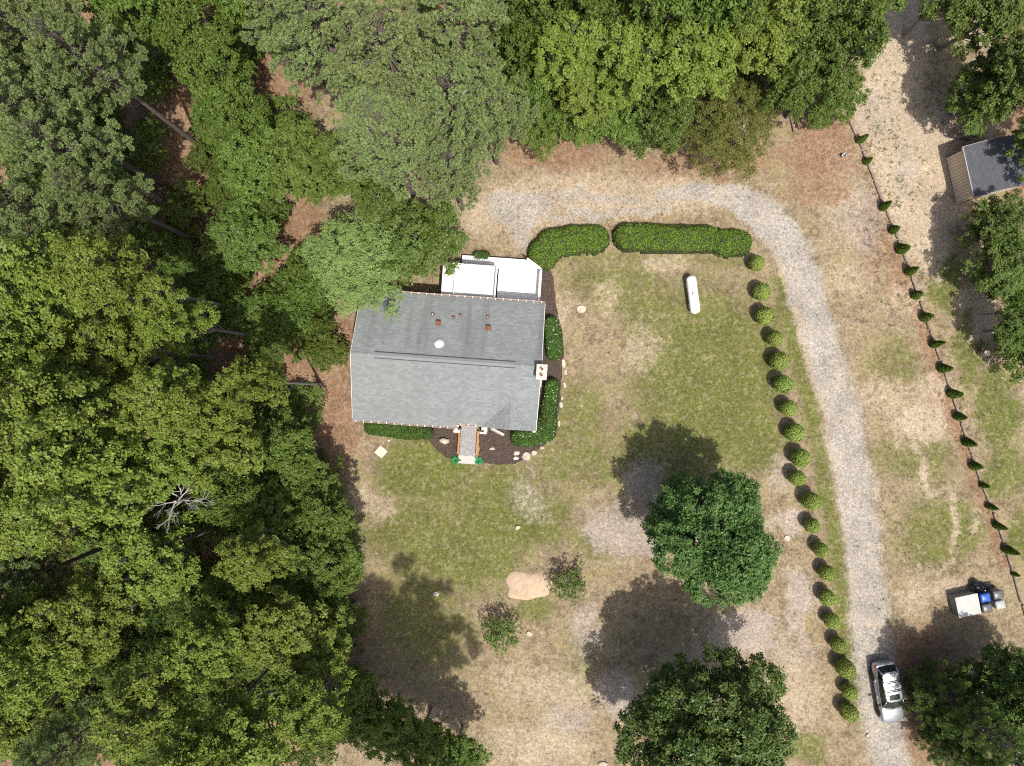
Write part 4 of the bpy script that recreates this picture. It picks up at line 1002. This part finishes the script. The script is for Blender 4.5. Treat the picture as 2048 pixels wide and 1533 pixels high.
def heightfield_shrub(name, pts, wid, h, leaf, label, cat, nper, ls, group=None, flowers=0, seed=1, lump=.24, power=5, flower_m='petal'):
    """clipped hedge or low shrub round the centre line pts (survey pixels), half width wid (m)"""
    rg = np.random.default_rng(seed)
    C = [G(p[0], p[1], h * .8) for p in pts]; W = [(p[2] / PPM if len(p) > 2 else wid) for p in pts]
    o0 = np.mean(np.array(C), 0); C = [(a[0] - o0[0], a[1] - o0[1]) for a in C]
    mw = max(W) + .2
    x0 = min(c[0] for c in C) - mw; x1 = max(c[0] for c in C) + mw; y0 = min(c[1] for c in C) - mw; y1 = max(c[1] for c in C) + mw
    def dist(X, Y):
        b = np.full(X.shape, 9.0)
        if len(C) == 1: return np.hypot(X - C[0][0], Y - C[0][1]) / W[0]
        for (a, wa), (c, wc) in zip(zip(C[:-1], W[:-1]), zip(C[1:], W[1:])):
            dx, dy = c[0] - a[0], c[1] - a[1]; t_ = np.clip(((X - a[0]) * dx + (Y - a[1]) * dy) / (dx * dx + dy * dy), 0, 1)
            b = np.minimum(b, np.hypot(X - a[0] - t_ * dx, Y - a[1] - t_ * dy) / (wa * (1 - t_) + wc * t_))
        return b * (1 + (fbm(X + o0[0], Y + o0[1], .9, seed) - .5) * .32)
    def hgt(X, Y):
        d = np.clip(dist(X, Y), 0, 1)
        return h * np.maximum(1 - d ** power, 0) ** .45 * (1 + (fbm(X + 7, Y, .8, seed + 3) - .5) * lump * 2)
    stp = .11; xs = np.arange(x0, x1, stp); ys = np.arange(y0, y1, stp); X, Y = np.meshgrid(xs, ys, indexing='ij')
    Z = hgt(X, Y) - .05; nx_, ny_ = X.shape; idx = np.arange(nx_ * ny_).reshape(nx_, ny_)
    F = np.stack([idx[:-1, :-1], idx[1:, :-1], idx[1:, 1:], idx[:-1, 1:]], -1).reshape(-1, 4)
    ok = (dist(X, Y) < 1.08).ravel(); F = F[ok[F].all(1)]
    used = np.unique(F); mp = np.zeros(nx_ * ny_, int); mp[used] = np.arange(len(used))
    root = empty(name, (o0[0], o0[1], 0)); tag(root, label, cat, group)
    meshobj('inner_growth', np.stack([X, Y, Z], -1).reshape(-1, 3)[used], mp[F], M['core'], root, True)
    area = (x1 - x0) * (y1 - y0); n = int(area * nper * 2.2)
    Px = rg.uniform(x0, x1, n); Py = rg.uniform(y0, y1, n); d = dist(Px, Py)
    e = .04; Hh = hgt(Px, Py); gx = (hgt(Px + e, Py) - Hh) / e; gy = (hgt(Px, Py + e) - Hh) / e
    wgt = np.minimum(np.sqrt(1 + gx ** 2 + gy ** 2), 5) / 2.2
    k = (d < 1.0) & (rg.random(n) < wgt)
    P = np.stack([Px, Py, np.maximum(Hh, .02)], 1)[k]; steep = (np.hypot(gx, gy)[k] > 2.0)
    P[:, 2] *= np.where(steep, rg.random(len(P)) ** .6, 1)
    Nn = unit(np.stack([-gx[k], -gy[k], np.ones(k.sum())], 1) + rg.normal(0, .35, (k.sum(), 3)))
    V, F = leaves(P, Nn, ls, .6, 3, rg, (-.15, .5))
    meshobj('foliage', V, F, leaf, root)
    if flowers:
        sel = rg.choice(len(P), flowers, False); V, F = leaves(P[sel] + np.array([0, 0, .05]), np.tile([0, 0, 1.0], (flowers, 1)), .042, .8, 6, rg, (-.1, .3), .05)
        meshobj('flowers', V, F, M[flower_m], root)
    return root

def ball_shrub(seed):
    rg = np.random.default_rng(seed); r = .66
    root = empty('ball_shrub')
    d = sphere_dirs(1500, rg); d = d[d[:, 2] > -.75]; q = 1 + .10 * (vnoise(d[:, 0] * 2, d[:, 1] * 2 + d[:, 2], 1.0, seed) - .5)
    P = d * (r * q * rg.uniform(.94, 1.03, len(d)))[:, None] * np.array([1, 1, 1.05]) + np.array([0, 0, .76])
    V, F = leaves(P, unit(d + rg.normal(0, .22, d.shape)), .10, .65, 4, rg, (-.15, .45))
    meshobj('foliage', V, F, M['boxwood'], root)
    prof = [(.02, .0)] + [(.60 * math.sin(a), .76 - .64 * math.cos(a)) for a in np.linspace(.3, math.pi - .02, 10)]
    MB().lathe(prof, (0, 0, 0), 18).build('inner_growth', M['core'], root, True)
    MB().tube([(0, 0, -.1), (0, 0, .5)], .05, 6).build('stem', M['greybark'], root)
    return root

def cone_shrub(seed):
    rg = np.random.default_rng(seed); root = empty('conical_shrub'); n = 1300; h = 1.75
    z = h * (1 - np.sqrt(rg.random(n))) + .03; th = rg.random(n) * 2 * np.pi
    r = .40 * (1 - z / h) ** .8 * np.minimum(1, .55 + z * 1.4) * (1 + .25 * (vnoise(np.cos(th) * 2 + z, np.sin(th) * 2 + z * 3, 1, seed) - .5))
    P = np.stack([r * np.cos(th), r * np.sin(th), z], 1)
    Nn = unit(np.stack([np.cos(th), np.sin(th), np.full(n, .7)], 1) + rg.normal(0, .3, (n, 3)))
    V, F = leaves(P, Nn, .13, .45, 4, rg, (.2, 1.2)); meshobj('foliage', V, F, M['arbor'], root)
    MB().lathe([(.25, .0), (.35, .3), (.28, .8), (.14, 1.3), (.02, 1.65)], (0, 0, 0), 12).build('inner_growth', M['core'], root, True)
    MB().tube([(0, 0, -.1), (0, 0, .4)], .04, 6).build('stem', M['greybark'], root)
    return root

# ---------------------------------------------------------------- clipped shrubs and hedges
BALLS = [(1515, 526), (1524.5, 584), (1530, 632), (1550, 677), (1559, 722), (1566, 769), (1578, 817), (1590, 866), (1600.5, 916), (1594.5, 956), (1622, 1002), (1625, 1052), (1643.5, 1101), (1655, 1147), (1656, 1197), (1666, 1244), (1679, 1292), (1690.5, 1337), (1701, 1386), (1699, 1427)]
BR = [18, 19, 20, 19, 21, 22, 20, 22, 21, 19, 19.5, 17.5, 17, 18, 19, 18.5, 17, 19.5, 17, 18.5]
protos = [ball_shrub(s) for s in (1, 2, 3)]; usedp = set()
for k, ((px, py), r) in enumerate(zip(BALLS, BR)):
    p = protos[k % 3]; o = p if k % 3 not in usedp else copy_tree(p); usedp.add(k % 3)
    x, y = G(px, py, .95); s = r / PPM / .83
    o.location = (x, y, -.02); o.rotation_euler = (0, 0, k * 1.7); s *= rng.uniform(.94, 1.06); o.scale = (s, s * rng.uniform(.93, 1.06), s * rng.uniform(1.2, 1.42))
    tag(o, '%s round clipped shrub in the row along the gravel drive, counted from the hedge' % ords[k], 'shrub', 'ball shrubs along the drive')
CONES = [(1718, 283, .8), (1731, 325, .75), (1765, 416, .9), (1784, 461, .9), (1800, 500, 1.05), (1816, 545, 1.05), (1829, 592, .92), (1847, 636, .92), (1865, 690, .98), (1880, 737, 1.0), (1900, 788, 1.0), (1914, 833, .85), (1931, 884, .88), (1945, 932, .88), (1963, 970, .65), (1976, 1012, .72), (1991, 1051, .85), (2010, 1098, .95), (2027, 1148, .55)]
protos = [cone_shrub(s) for s in (5, 6)]; usedp = set()
for k, (px, py, s) in enumerate(CONES):
    p = protos[k % 2]; o = p if k % 2 not in usedp else copy_tree(p); usedp.add(k % 2)
    x, y = G(px, py); o.location = (x, y, -.02); s *= .82; o.rotation_euler = (rng.uniform(-.09, .09), rng.uniform(-.09, .09), k * 2.1); o.scale = (s * rng.uniform(.8, 1.1), s * rng.uniform(.8, 1.1), s * rng.uniform(.88, 1.15))
    tag(o, '%s conical dark evergreen in the row beside the timbers, counted from the wood' % ords[k], 'shrub', 'conical evergreens along the timbers')
heightfield_shrub('hedge', [(1087, 506, 31), (1105, 487, 30), (1140, 478, 30), (1192, 476, 28)], 1.1, 1.05, M['hedge'], 'clipped curving hedge with rounded ends beside the white deck', 'hedge', 120, .10, seed=4)
heightfield_shrub('hedge', [(1258, 471, 28), (1330, 474, 27), (1420, 476, 27)], 1.1, 1.15, M['hedge'], 'long straight clipped hedge between lawn and gravel turnaround', 'hedge', 120, .10, seed=5)
heightfield_shrub('hedge', [(1447, 482, 28), (1482, 486, 27)], 1.1, 1.15, M['hedge'], 'blunt dense shrub closing the hedge end by the first ball shrub', 'hedge', 120, .10, seed=6)
heightfield_shrub('gardenia_shrub', [(1103, 648, 17), (1108, 675, 18), (1109, 705, 17)], .7, 1.0, M['laurel'], 'dark glossy white flowering shrub between chimney and deck', 'shrub', 150, .10, 'flowering shrubs against the house', 26, 7)
heightfield_shrub('gardenia_shrub', [(1105, 773, 16), (1099, 820, 17), (1090, 862, 24), (1060, 874, 20), (1038, 876, 18)], .8, 1.0, M['laurel'], 'dark glossy white flowering shrub wrapping the gable corner', 'shrub', 150, .10, 'flowering shrubs against the house', 42, 8)
heightfield_shrub('foundation_shrub', [(742, 855, 17), (790, 861, 18), (835, 864, 17)], .6, .9, M['laurel'], 'low green clipped shrub row under the front gutter', 'shrub', 150, .10, None, 0, 9)
heightfield_shrub('foundation_shrub', [(852, 866, 15)], .6, .9, M['laurel'], 'rounded green shrub between clipped row and boulder', 'shrub', 150, .10, None, 0, 10)
heightfield_shrub('foundation_shrub', [(955, 512, 10), (972, 512, 10)], .5, .7, M['laurel'], 'small dark shrub at the back edge of the deck', 'shrub', 150, .10, None, 0, 11)
heightfield_shrub('young_shrub', [(1088, 845, 10)], .4, 1.25, M['weed'], 'pale green sprig growing out of the flowering shrub', 'shrub', 110, .12, None, 0, 12, .5)

def fern(px, py, label):
    x, y = G(px, py, .2); root = empty('fern', (x, y, .03)); tag(root, label, 'fern', 'bright ferns at the front step')
    r = random.Random(px); V = []; F = []
    for k in range(26):
        az = k * 2.4 + r.uniform(-.2, .2); L = r.uniform(.22, .46); lift = r.uniform(.25, .95)
        d = Vector((math.cos(az), math.sin(az), 0)); sdw = Vector((-d.y, d.x, 0)); prev = None
        for j in range(7):
            t_ = j / 6; c = d * L * t_ + Vector((0, 0, lift * L * (t_ * 1.6 - t_ * t_ * 1.3) + .03)); wv = .055 * math.sin(math.pi * (t_ * .85 + .12)) + .004
            n0 = len(V); V += [tuple(c - sdw * wv + Vector((0, 0, .012))), tuple(c), tuple(c + sdw * wv + Vector((0, 0, .012)))]
            if j: F += [(n0 - 3, n0 - 2, n0 + 1, n0), (n0 - 2, n0 - 1, n0 + 2, n0 + 1)]
    meshobj('fronds', V, F, M['fern'], root)
    MB().lathe([(.06, -.03), (.09, .03), (.05, .06)], (0, 0, 0), 10).build('root_crown', M['core'], root)
fern(911, 921, 'bright green fern at the front step on the boulder side'); fern(957, 922, 'bright green fern at the front step on the flagstone side')

# ---------------------------------------------------------------- trees
PROTO = {}
def proto(key, root): PROTO.setdefault(key, []).append([root, False])
LT = 'tall yellow green broadleaf tree in the wood west of the house'
for s in (21, 22, 23): proto('poplar', broadleaf('poplar_tree', s, 3.0, 15, 11.0, 34, 3300, 6, .18, M['poplar'], M['greybark'], LT, trunk_r=.15, lob=(.17, .31), dens_in=.05))
for s in (31, 32): proto('maple', broadleaf('maple_tree', s, 3.0, 5.5, 7.5, 30, 3300, 6, .18, M['maple'], M['greybark'], LT, trunk_r=.13, lob=(.17, .31), dens_in=.05))
for s in (41, 42): proto('oak', broadleaf('oak_tree', s, 3.0, 5.5, 7.5, 30, 3300, 6, .17, M['oak'], M['greybark'], LT, trunk_r=.13, lob=(.17, .31), dens_in=.05))
for s in (51, 52, 53): proto('sapling', broadleaf('sapling', s, 1.6, 2.2, 3.0, 11, 800, 5, .17, M['shade'], M['greybark'], LT, trunk_r=.05, lob=(.25, .42), dens_in=.1))
for s in (61, 62, 63): proto('pine', pine_tree('pine_tree', s, 3.6, 20, 12.2, 86, M['pine'], M['bark'], LT, 90, .235, .2, (14, 24)))
proto('magnolia', broadleaf('magnolia_tree', 71, 4.6, 6.0, 10.5, 60, 13000, 6, .20, M['magnolia'], M['greybark'], LT, trunk_r=.2, wd=.5, lob=(.16, .27), dens_in=.06))
proto('holly', broadleaf('holly_tree', 72, 5.4, 6.5, 9.5, 75, 15000, 6, .195, M['holly'], M['greybark'], LT, trunk_r=.2, wd=.5, lob=(.13, .24), dens_in=.06))
proto('olive', broadleaf('willow_oak_tree', 73, 3.6, 5.0, 6.5, 34, 6500, 6, .13, M['olive'], M['greybark'], LT, trunk_r=.12, wd=.35, dens_in=.3, lob=(.18, .32)))
proto('soft', broadleaf('soft_tree', 74, 3.3, 5.0, 6.0, 36, 8000, 6, .12, M['soft'], M['greybark'], LT, trunk_r=.12, wd=.45, lob=(.15, .28), dens_in=.1))
proto('bush', broadleaf('lawn_bush', 75, 1.45, 1.3, 2.0, 16, 420, 5, .13, M['oak'], M['greybark'], LT, 'bush', trunk_r=.04, lob=(.22, .38), dens_in=.6))
proto('darkpine', pine_tree('young_pine', 64, 2.9, 12, .5, 130, M['darkpine'], M['bark'], LT, 60, .25, .12, (18, 28)))
for ps in PROTO.values():
    for p in ps:
        if p[0]['category'] == 'tree': pass

trng = random.Random(5)
def tree(kind, px, py, zc, R, label, group=None, rz=None):
    ps = PROTO[kind]
    k = next((i for i, p in enumerate(ps) if not p[1]), None)
    if k is None: k = trng.randrange(len(ps)); o = copy_tree(ps[k][0])
    else: o = ps[k][0]; ps[k][1] = True
    x, y = G(px, py, zc); s = R / o['R0']; o.location = (x, y, -.05)
    o.scale = (s, s * trng.uniform(.93, 1.07), zc / o['zc0']); o.rotation_euler = (0, 0, trng.uniform(0, 6.28) if rz is None else rz)
    o['label'] = label
    if group: o['group'] = group
    elif 'group' in o: del o['group']
    return o

ZONES = (('tall yellow-green broadleaf tree below the pine corner of the wood', 'yellow-green trees below the pine corner',
          ((55, 560, 17, 3.1), (215, 545, 16, 2.7), (95, 700, 17, 3.3), (335, 640, 14, 2.3), (235, 700, 15, 2.6), (-30, 700, 17, 3.2))),
         ('tall yellow-green broadleaf tree between the pine corner and the dead tree', 'yellow-green trees above the dead tree',
          ((90, 850, 18, 3.7), (335, 800, 16, 3.0), (505, 770, 13, 1.9), (430, 890, 14, 3.0), (300, 930, 15, 2.7), (170, 960, 17, 3.3), (60, 1020, 17, 3.0), (-40, 960, 17, 3.2))),
         ('tall yellow-green broadleaf tree between the dead tree and the single pine', 'yellow-green trees below the dead tree',
          ((290, 1130, 15, 3.1), (420, 1300, 15, 2.6), (165, 1240, 15, 3.2), (50, 1340, 15, 2.8), (310, 1400, 16, 3.0), (10, 1450, 14, 2.5), (380, 1530, 16, 2.6), (15, 1250, 13, 2.6), (5, 1100, 13, 2.4))),
         ('yellow-green broadleaf tree on the wood side facing the shaded lawn', 'yellow-green trees facing the shaded lawn',
          ((500, 1110, 12, 2.4), (560, 1270, 13, 3.0), (645, 1300, 11, 2.5), (490, 1470, 15, 3.5), (620, 1420, 13, 2.5))))
for lab, grp, L in ZONES:
    for px, py, z, R in L: tree('poplar', px, py, z + trng.uniform(-2, 2), R * .93, lab, grp)
for k, (px, py, z, R, lab) in enumerate(((1270, 110, 11, 2.8, 'bright yellow-green tree above the turnaround beside the dark oak'), (1395, 95, 12, 3.0, 'tallest yellow-green tree behind the olive brown tree'),
                     (1140, 90, 11, 2.6, 'yellow-green tree next to the grey-green tree by the pines'), (1180, 190, 8, 2.4, 'yellow-green tree edging the straw clearing'), (1520, 50, 12, 2.8, 'yellow-green tree between olive tree and sandy road'))):
    tree('poplar', px, py, z, R, lab)
MID = 'mid green trees on the wood edge'
for px, py, z, R in ((400, 60, 10, 2.6), (440, 150, 9, 2.6), (470, 220, 8, 2.2), (330, 20, 10, 2.5), (560, 900, 6, 2.6), (610, 960, 5, 2.4), (650, 1040, 6, 2.2), (670, 1130, 6, 2.4), (650, 1210, 6, 2.2), (560, 1020, 7, 2.6), (600, 1120, 7, 2.4), (470, 990, 9, 2.4), (480, 1200, 9, 2.6), (690, 1370, 6, 2.0)):
    tree('maple', px, py, z, R, 'mid green broadleaf tree on the edge of the wood left of the house', MID)
for px, py, z, R, lab in ((600, 330, 7, 3.2, 'yellowish green spreading tree between pines and soft tree'), (690, 330, 7, 2.6, 'rounded green tree tucked under the pine crowns'), (510, 330, 7, 2.6, 'loose green tree beside the bare pine trunks'),
                     (705, 1425, 5.5, 2.5, 'green tree at the wood corner below the shaded lawn'), (775, 1455, 5, 2.4, 'green tree second from the wood corner below the shade'), (845, 1485, 5, 2.3, 'green tree third from the wood corner below the shade'), (915, 1515, 4.5, 2.2, 'green tree reaching furthest onto the lawn below the shade'), (1215, 150, 7, 2.3, 'green tree leaning over the straw clearing')):
    tree('maple', px, py, z, R, lab)
for px, py, z, R, lab in ((1020, 60, 9, 2.6, 'dark oak beside the large pines'), (1040, 200, 8, 2.4, 'dark green oak at the pine edge by the clearing'), (1330, 230, 6, 2.6, 'dark green oak standing forward into the clearing'),
                     (1600, 60, 10, 3.4, 'large dark oak overhanging the sandy road'), (1690, 70, 9, 3.0, 'dark oak with branches reaching across the road'), (1640, 170, 6, 2.6, 'dark green oak at the head of the timber row'), (1560, 150, 8, 2.6, 'dark oak behind the olive brown tree'),
                     (1985, 15, 6, 3.3, 'dark tree across the sandy road at the wood top'), (1905, -15, 6, 2.6, 'dark leafy tree overhanging the road bend'), (1990, 175, 5, 2.8, 'dark tree above the shed'), (2045, 150, 7, 3.0, 'dark tree behind the shed gate'), (1998, 440, 4.0, 2.3, 'leafy tree covering the shed corner'), (2010, 530, 4.5, 2.5, 'dark round tree below the shed'),
                     (2045, 655, 4, 2.2, 'dark shrub-like tree by the barrel'), (2120, 265, 6, 3.0, 'dark tree behind the shed roof'), (1958, 205, 4.2, 2.3, 'leafy tree touching the slatted gate'), (845, 478, 5.5, 3.2, 'small leaved tree overhanging the white deck'), (760, 410, 5, 2.4, 'dark leafy tree between soft tree and pine'), (490, 480, 5, 2.8, 'dark green tree beside the broken pine trunk'),
                     (1085, 70, 9, 2.9, 'grey-green tree with bare twigs above the clearing')):
    tree('oak', px, py, z, R, lab)
FR = 'green trees fronting the straw clearing'
for px, py, z, R in ((1090, 235, 4.5, 2.4), (1165, 235, 5, 2.6), (1250, 225, 5, 2.6), (1030, 130, 6, 2.4), (1310, 150, 8, 2.6), (1460, 40, 11, 2.8), (1590, -20, 11, 3), (1320, -10, 12, 3), (1200, -20, 12, 3), (1420, -30, 13, 3), (1060, -20, 11, 3), (1720, -20, 9, 3), (500, -20, 11, 3), (250, -10, 11, 3)):
    tree('maple', px, py, z, R, 'mid green broadleaf tree in the belt of trees behind the turnaround', FR)
for px, py, z, R in ((50, 60, 16, 3.6), (60, 220, 16, 3.4), (130, 300, 15, 3.2), (20, 410, 15, 3.4), (190, 390, 14, 2.5), (-20, 130, 15, 3.4), (160, 110, 16, 2.7)):
    tree('pine', px, py, z, R, 'tall grey-green pine in the wood corner with bare leaning trunk', 'pines in the wood corner')
for px, py, z, R in ((640, 60, 15, 3.8), (780, 110, 16, 4.2), (900, 40, 15, 3.8), (760, 260, 14, 3.6), (900, 200, 14, 3.6), (985, 215, 11, 2.9), (900, 330, 11, 2.7), (560, 20, 14, 3.0)):
    tree('pine', px, py, z, R, 'grey-green pine in the dense stand behind the house', 'pines behind the house')
for px, py, z, R, lab in ((120, 1500, 14, 2.6, 'single grey-green pine among yellow-green trees in the wood'), (20, 1170, 13, 2.8, 'grey-green pine half hidden under the tall yellow-green trees')):
    tree('pine', px, py, z, R, lab)
tree('magnolia', 1432, 1072, 7.6, 4.6, 'dense dark green magnolia standing alone on the lawn', rz=.6)
tree('holly', 1428, 1482, 8.6, 6.1, 'wide dark glossy tree at the lawn foot casting the largest shadow', rz=2.0)
tree('olive', 1452, 240, 5.5, 4.2, 'olive brown fine leaved tree leaning over the turnaround')
tree('soft', 716, 520, 5.5, 4.1, 'soft pale blue-green tree overhanging the roof corner')
tree('bush', 1140, 1170, 1.4, 1.5, 'sparse open bush beside the dirt mound')
tree('bush', 1000, 1268, 1.4, 1.55, 'sparse open bush at the edge of the large shade')
for px, py, z, R, lab in ((1930, 1425, 5.5, 2.7, 'dark soft pine beside the parked car'), (1990, 1490, 6, 2.8, 'dark soft pine at the corner behind the first one'), (1925, 1510, 4, 2.0, 'young dark pine where the gravel drive leaves the yard')):
    tree('darkpine', px, py, z, R, lab)
tree('holly', 2015, 1372, 4.2, 3.2, 'dark glossy broadleaf tree next to the bins')
tree('oak', 2050, 1420, 6.0, 3.0, 'dark oak behind the soft pines')
# tall trees standing just south of the picture, whose shade falls on the lawn
for x, y, z, R in ((-1.9, -31.2, 33, 4.8), (-4.8, -31.6, 33, 4.4)):
    o = tree('poplar', 1024, 1400, z, R, 'tall yellow-green broadleaf tree beyond the lower lawn edge', 'trees beyond the lower lawn edge'); o.location = (x, y, -.05)

# undergrowth beneath the wood
ugr = random.Random(17); spots = []
def inside_wood(px, py):
    edge = 600 if py < 480 else 640 if py < 700 else 600 if py < 900 else 650 if py < 1000 else 690
    return px < edge
for _ in range(2500):
    px, py = ugr.uniform(0, 700), ugr.uniform(20, 1520)
    if not inside_wood(px, py): continue
    if 500 < px < 590 and 90 < py < 230: continue
    if 580 < px < 640 and 440 < py < 520: continue
    if 190 < px < 410 and abs((py - 385) - .62 * (px - 385)) < 38: continue
    if 150 < px < 400 and abs((py - 262) - .8 * (px - 345)) < 38: continue
    if all((px - a) ** 2 + (py - b) ** 2 > 42 ** 2 for a, b in spots): spots.append((px, py))
    if len(spots) >= 190: break
for _ in range(600):
    px, py = ugr.uniform(1000, 1640), ugr.uniform(0, 200)
    if all((px - a) ** 2 + (py - b) ** 2 > 60 ** 2 for a, b in spots): spots.append((px, py))
    if len(spots) >= 218: break
for px, py in ((2030, 620), (2040, 700), (2000, 560), (1990, 470), (2040, 560), (1640, 215), (1690, 190), (590, 620), (620, 640), (640, 660), (560, 600), (600, 560), (655, 700)): spots.append((px, py))
for k, (px, py) in enumerate(spots):
    z = ugr.uniform(1.6, 3.4); 
    zone = ('leafy understorey sapling by the shed and barrel', 'saplings by the shed') if px > 1800 else ('leafy understorey sapling in the belt behind the turnaround', 'saplings in the tree belt') if px > 900 else \
           ('leafy understorey sapling among the bare pine trunks', 'saplings among the pine trunks') if py < 480 and px < 420 else ('leafy understorey sapling between the pine trunks and the soft pale tree', 'saplings behind the soft tree') if py < 720 and px > 400 else \
           ('leafy understorey sapling on the wood edge facing the lawn', 'saplings on the wood edge') if px > 520 else ('leafy understorey sapling beneath the tall yellow-green trees', 'saplings under the tall trees')
    o = tree('sapling', px, py, z, ugr.uniform(1.3, 2.3), *zone)

# bare dead tree in the wood
def dead_tree(px, py, zb):
    x, y = G(px, py, zb); e = empty('dead_tree', (x, y, 0)); tag(e, 'bare dead tree with pale grey branches among green crowns', 'tree')
    r = random.Random(9); tr_ = MB(); tr_.tube([(0, 0, -.2), (.1, .05, zb * .5), (0, 0, zb)], [.2, .15, .1], 8); tr_.build('trunk', M['deadwood'], e)
    br = MB()
    def grow(p, d, L, rad, lev):
        q = p + d * L; m_ = p.lerp(q, .5) + Vector((r.uniform(-.1, .1), r.uniform(-.1, .1), r.uniform(-.05, .1))) * L
        br.tube([p, m_, q], [rad, rad * .8, rad * .5], 5, False)
        if lev == 0: return
        for _ in range(3 if lev > 1 else 4):
            nd = (d + Vector((r.uniform(-.75, .75), r.uniform(-.75, .75), r.uniform(-.25, .5)))).normalized()
            grow(m_.lerp(q, r.uniform(.1, 1)), nd, L * r.uniform(.5, .8), rad * .52, lev - 1)
    for k in range(8):
        az = k * .8 + r.uniform(-.3, .3); grow(Vector((0, 0, zb * r.uniform(.9, 1))), Vector((math.cos(az), math.sin(az), r.uniform(.1, .7))).normalized(), r.uniform(.7, 1.2), .05, 3)
    br.build('branches', M['deadwood'], e)
dead_tree(350, 1005, 13.5)

# ---------------------------------------------------------------- weeds and grass tufts scattered over the yard
def weeds():
    rg = np.random.default_rng(8); P = []
    zones = [((1730, 1880), (120, 620), 420, .14), ((1760, 1960), (650, 1200), 520, .10), ((700, 1560), (520, 1050), 900, .08), ((700, 1700), (1050, 1520), 700, .08), ((1560, 1800), (420, 1500), 420, .10), ((980, 1500), (350, 450), 140, .10), ((1880, 2040), (560, 1150), 500, .10)]
    V = []; F = []; n0 = 0
    for (x0, x1), (y0, y1), n, sz in zones:
        px = rg.uniform(x0, x1, n); py = rg.uniform(y0, y1, n); keep = fbm(px / 40, py / 40, 1.0, 60) > .46
        keep &= ~((px > 690) & (px < 1130) & (py > 500) & (py < 935))
        X = (px[keep] - 1024) / PPM; Y = -(py[keep] - 766.5) / PPM; k = len(X)
        p = np.stack([X, Y, np.full(k, -.02)], 1); nn = unit(np.stack([rg.normal(0, .3, k), rg.normal(0, .3, k), np.ones(k)], 1))
        v, f = leaves(p, nn, sz, .32, 9, rg, (.0, 1.0), .25); V.append(v); F.append(f + n0); n0 += len(v)
    o = meshobj('weeds', np.concatenate(V), np.concatenate(F), M['weed']); o['kind'] = 'stuff'; o['label'] = 'scattered green weeds and grass tufts over the yard'; o['category'] = 'weeds'
weeds()
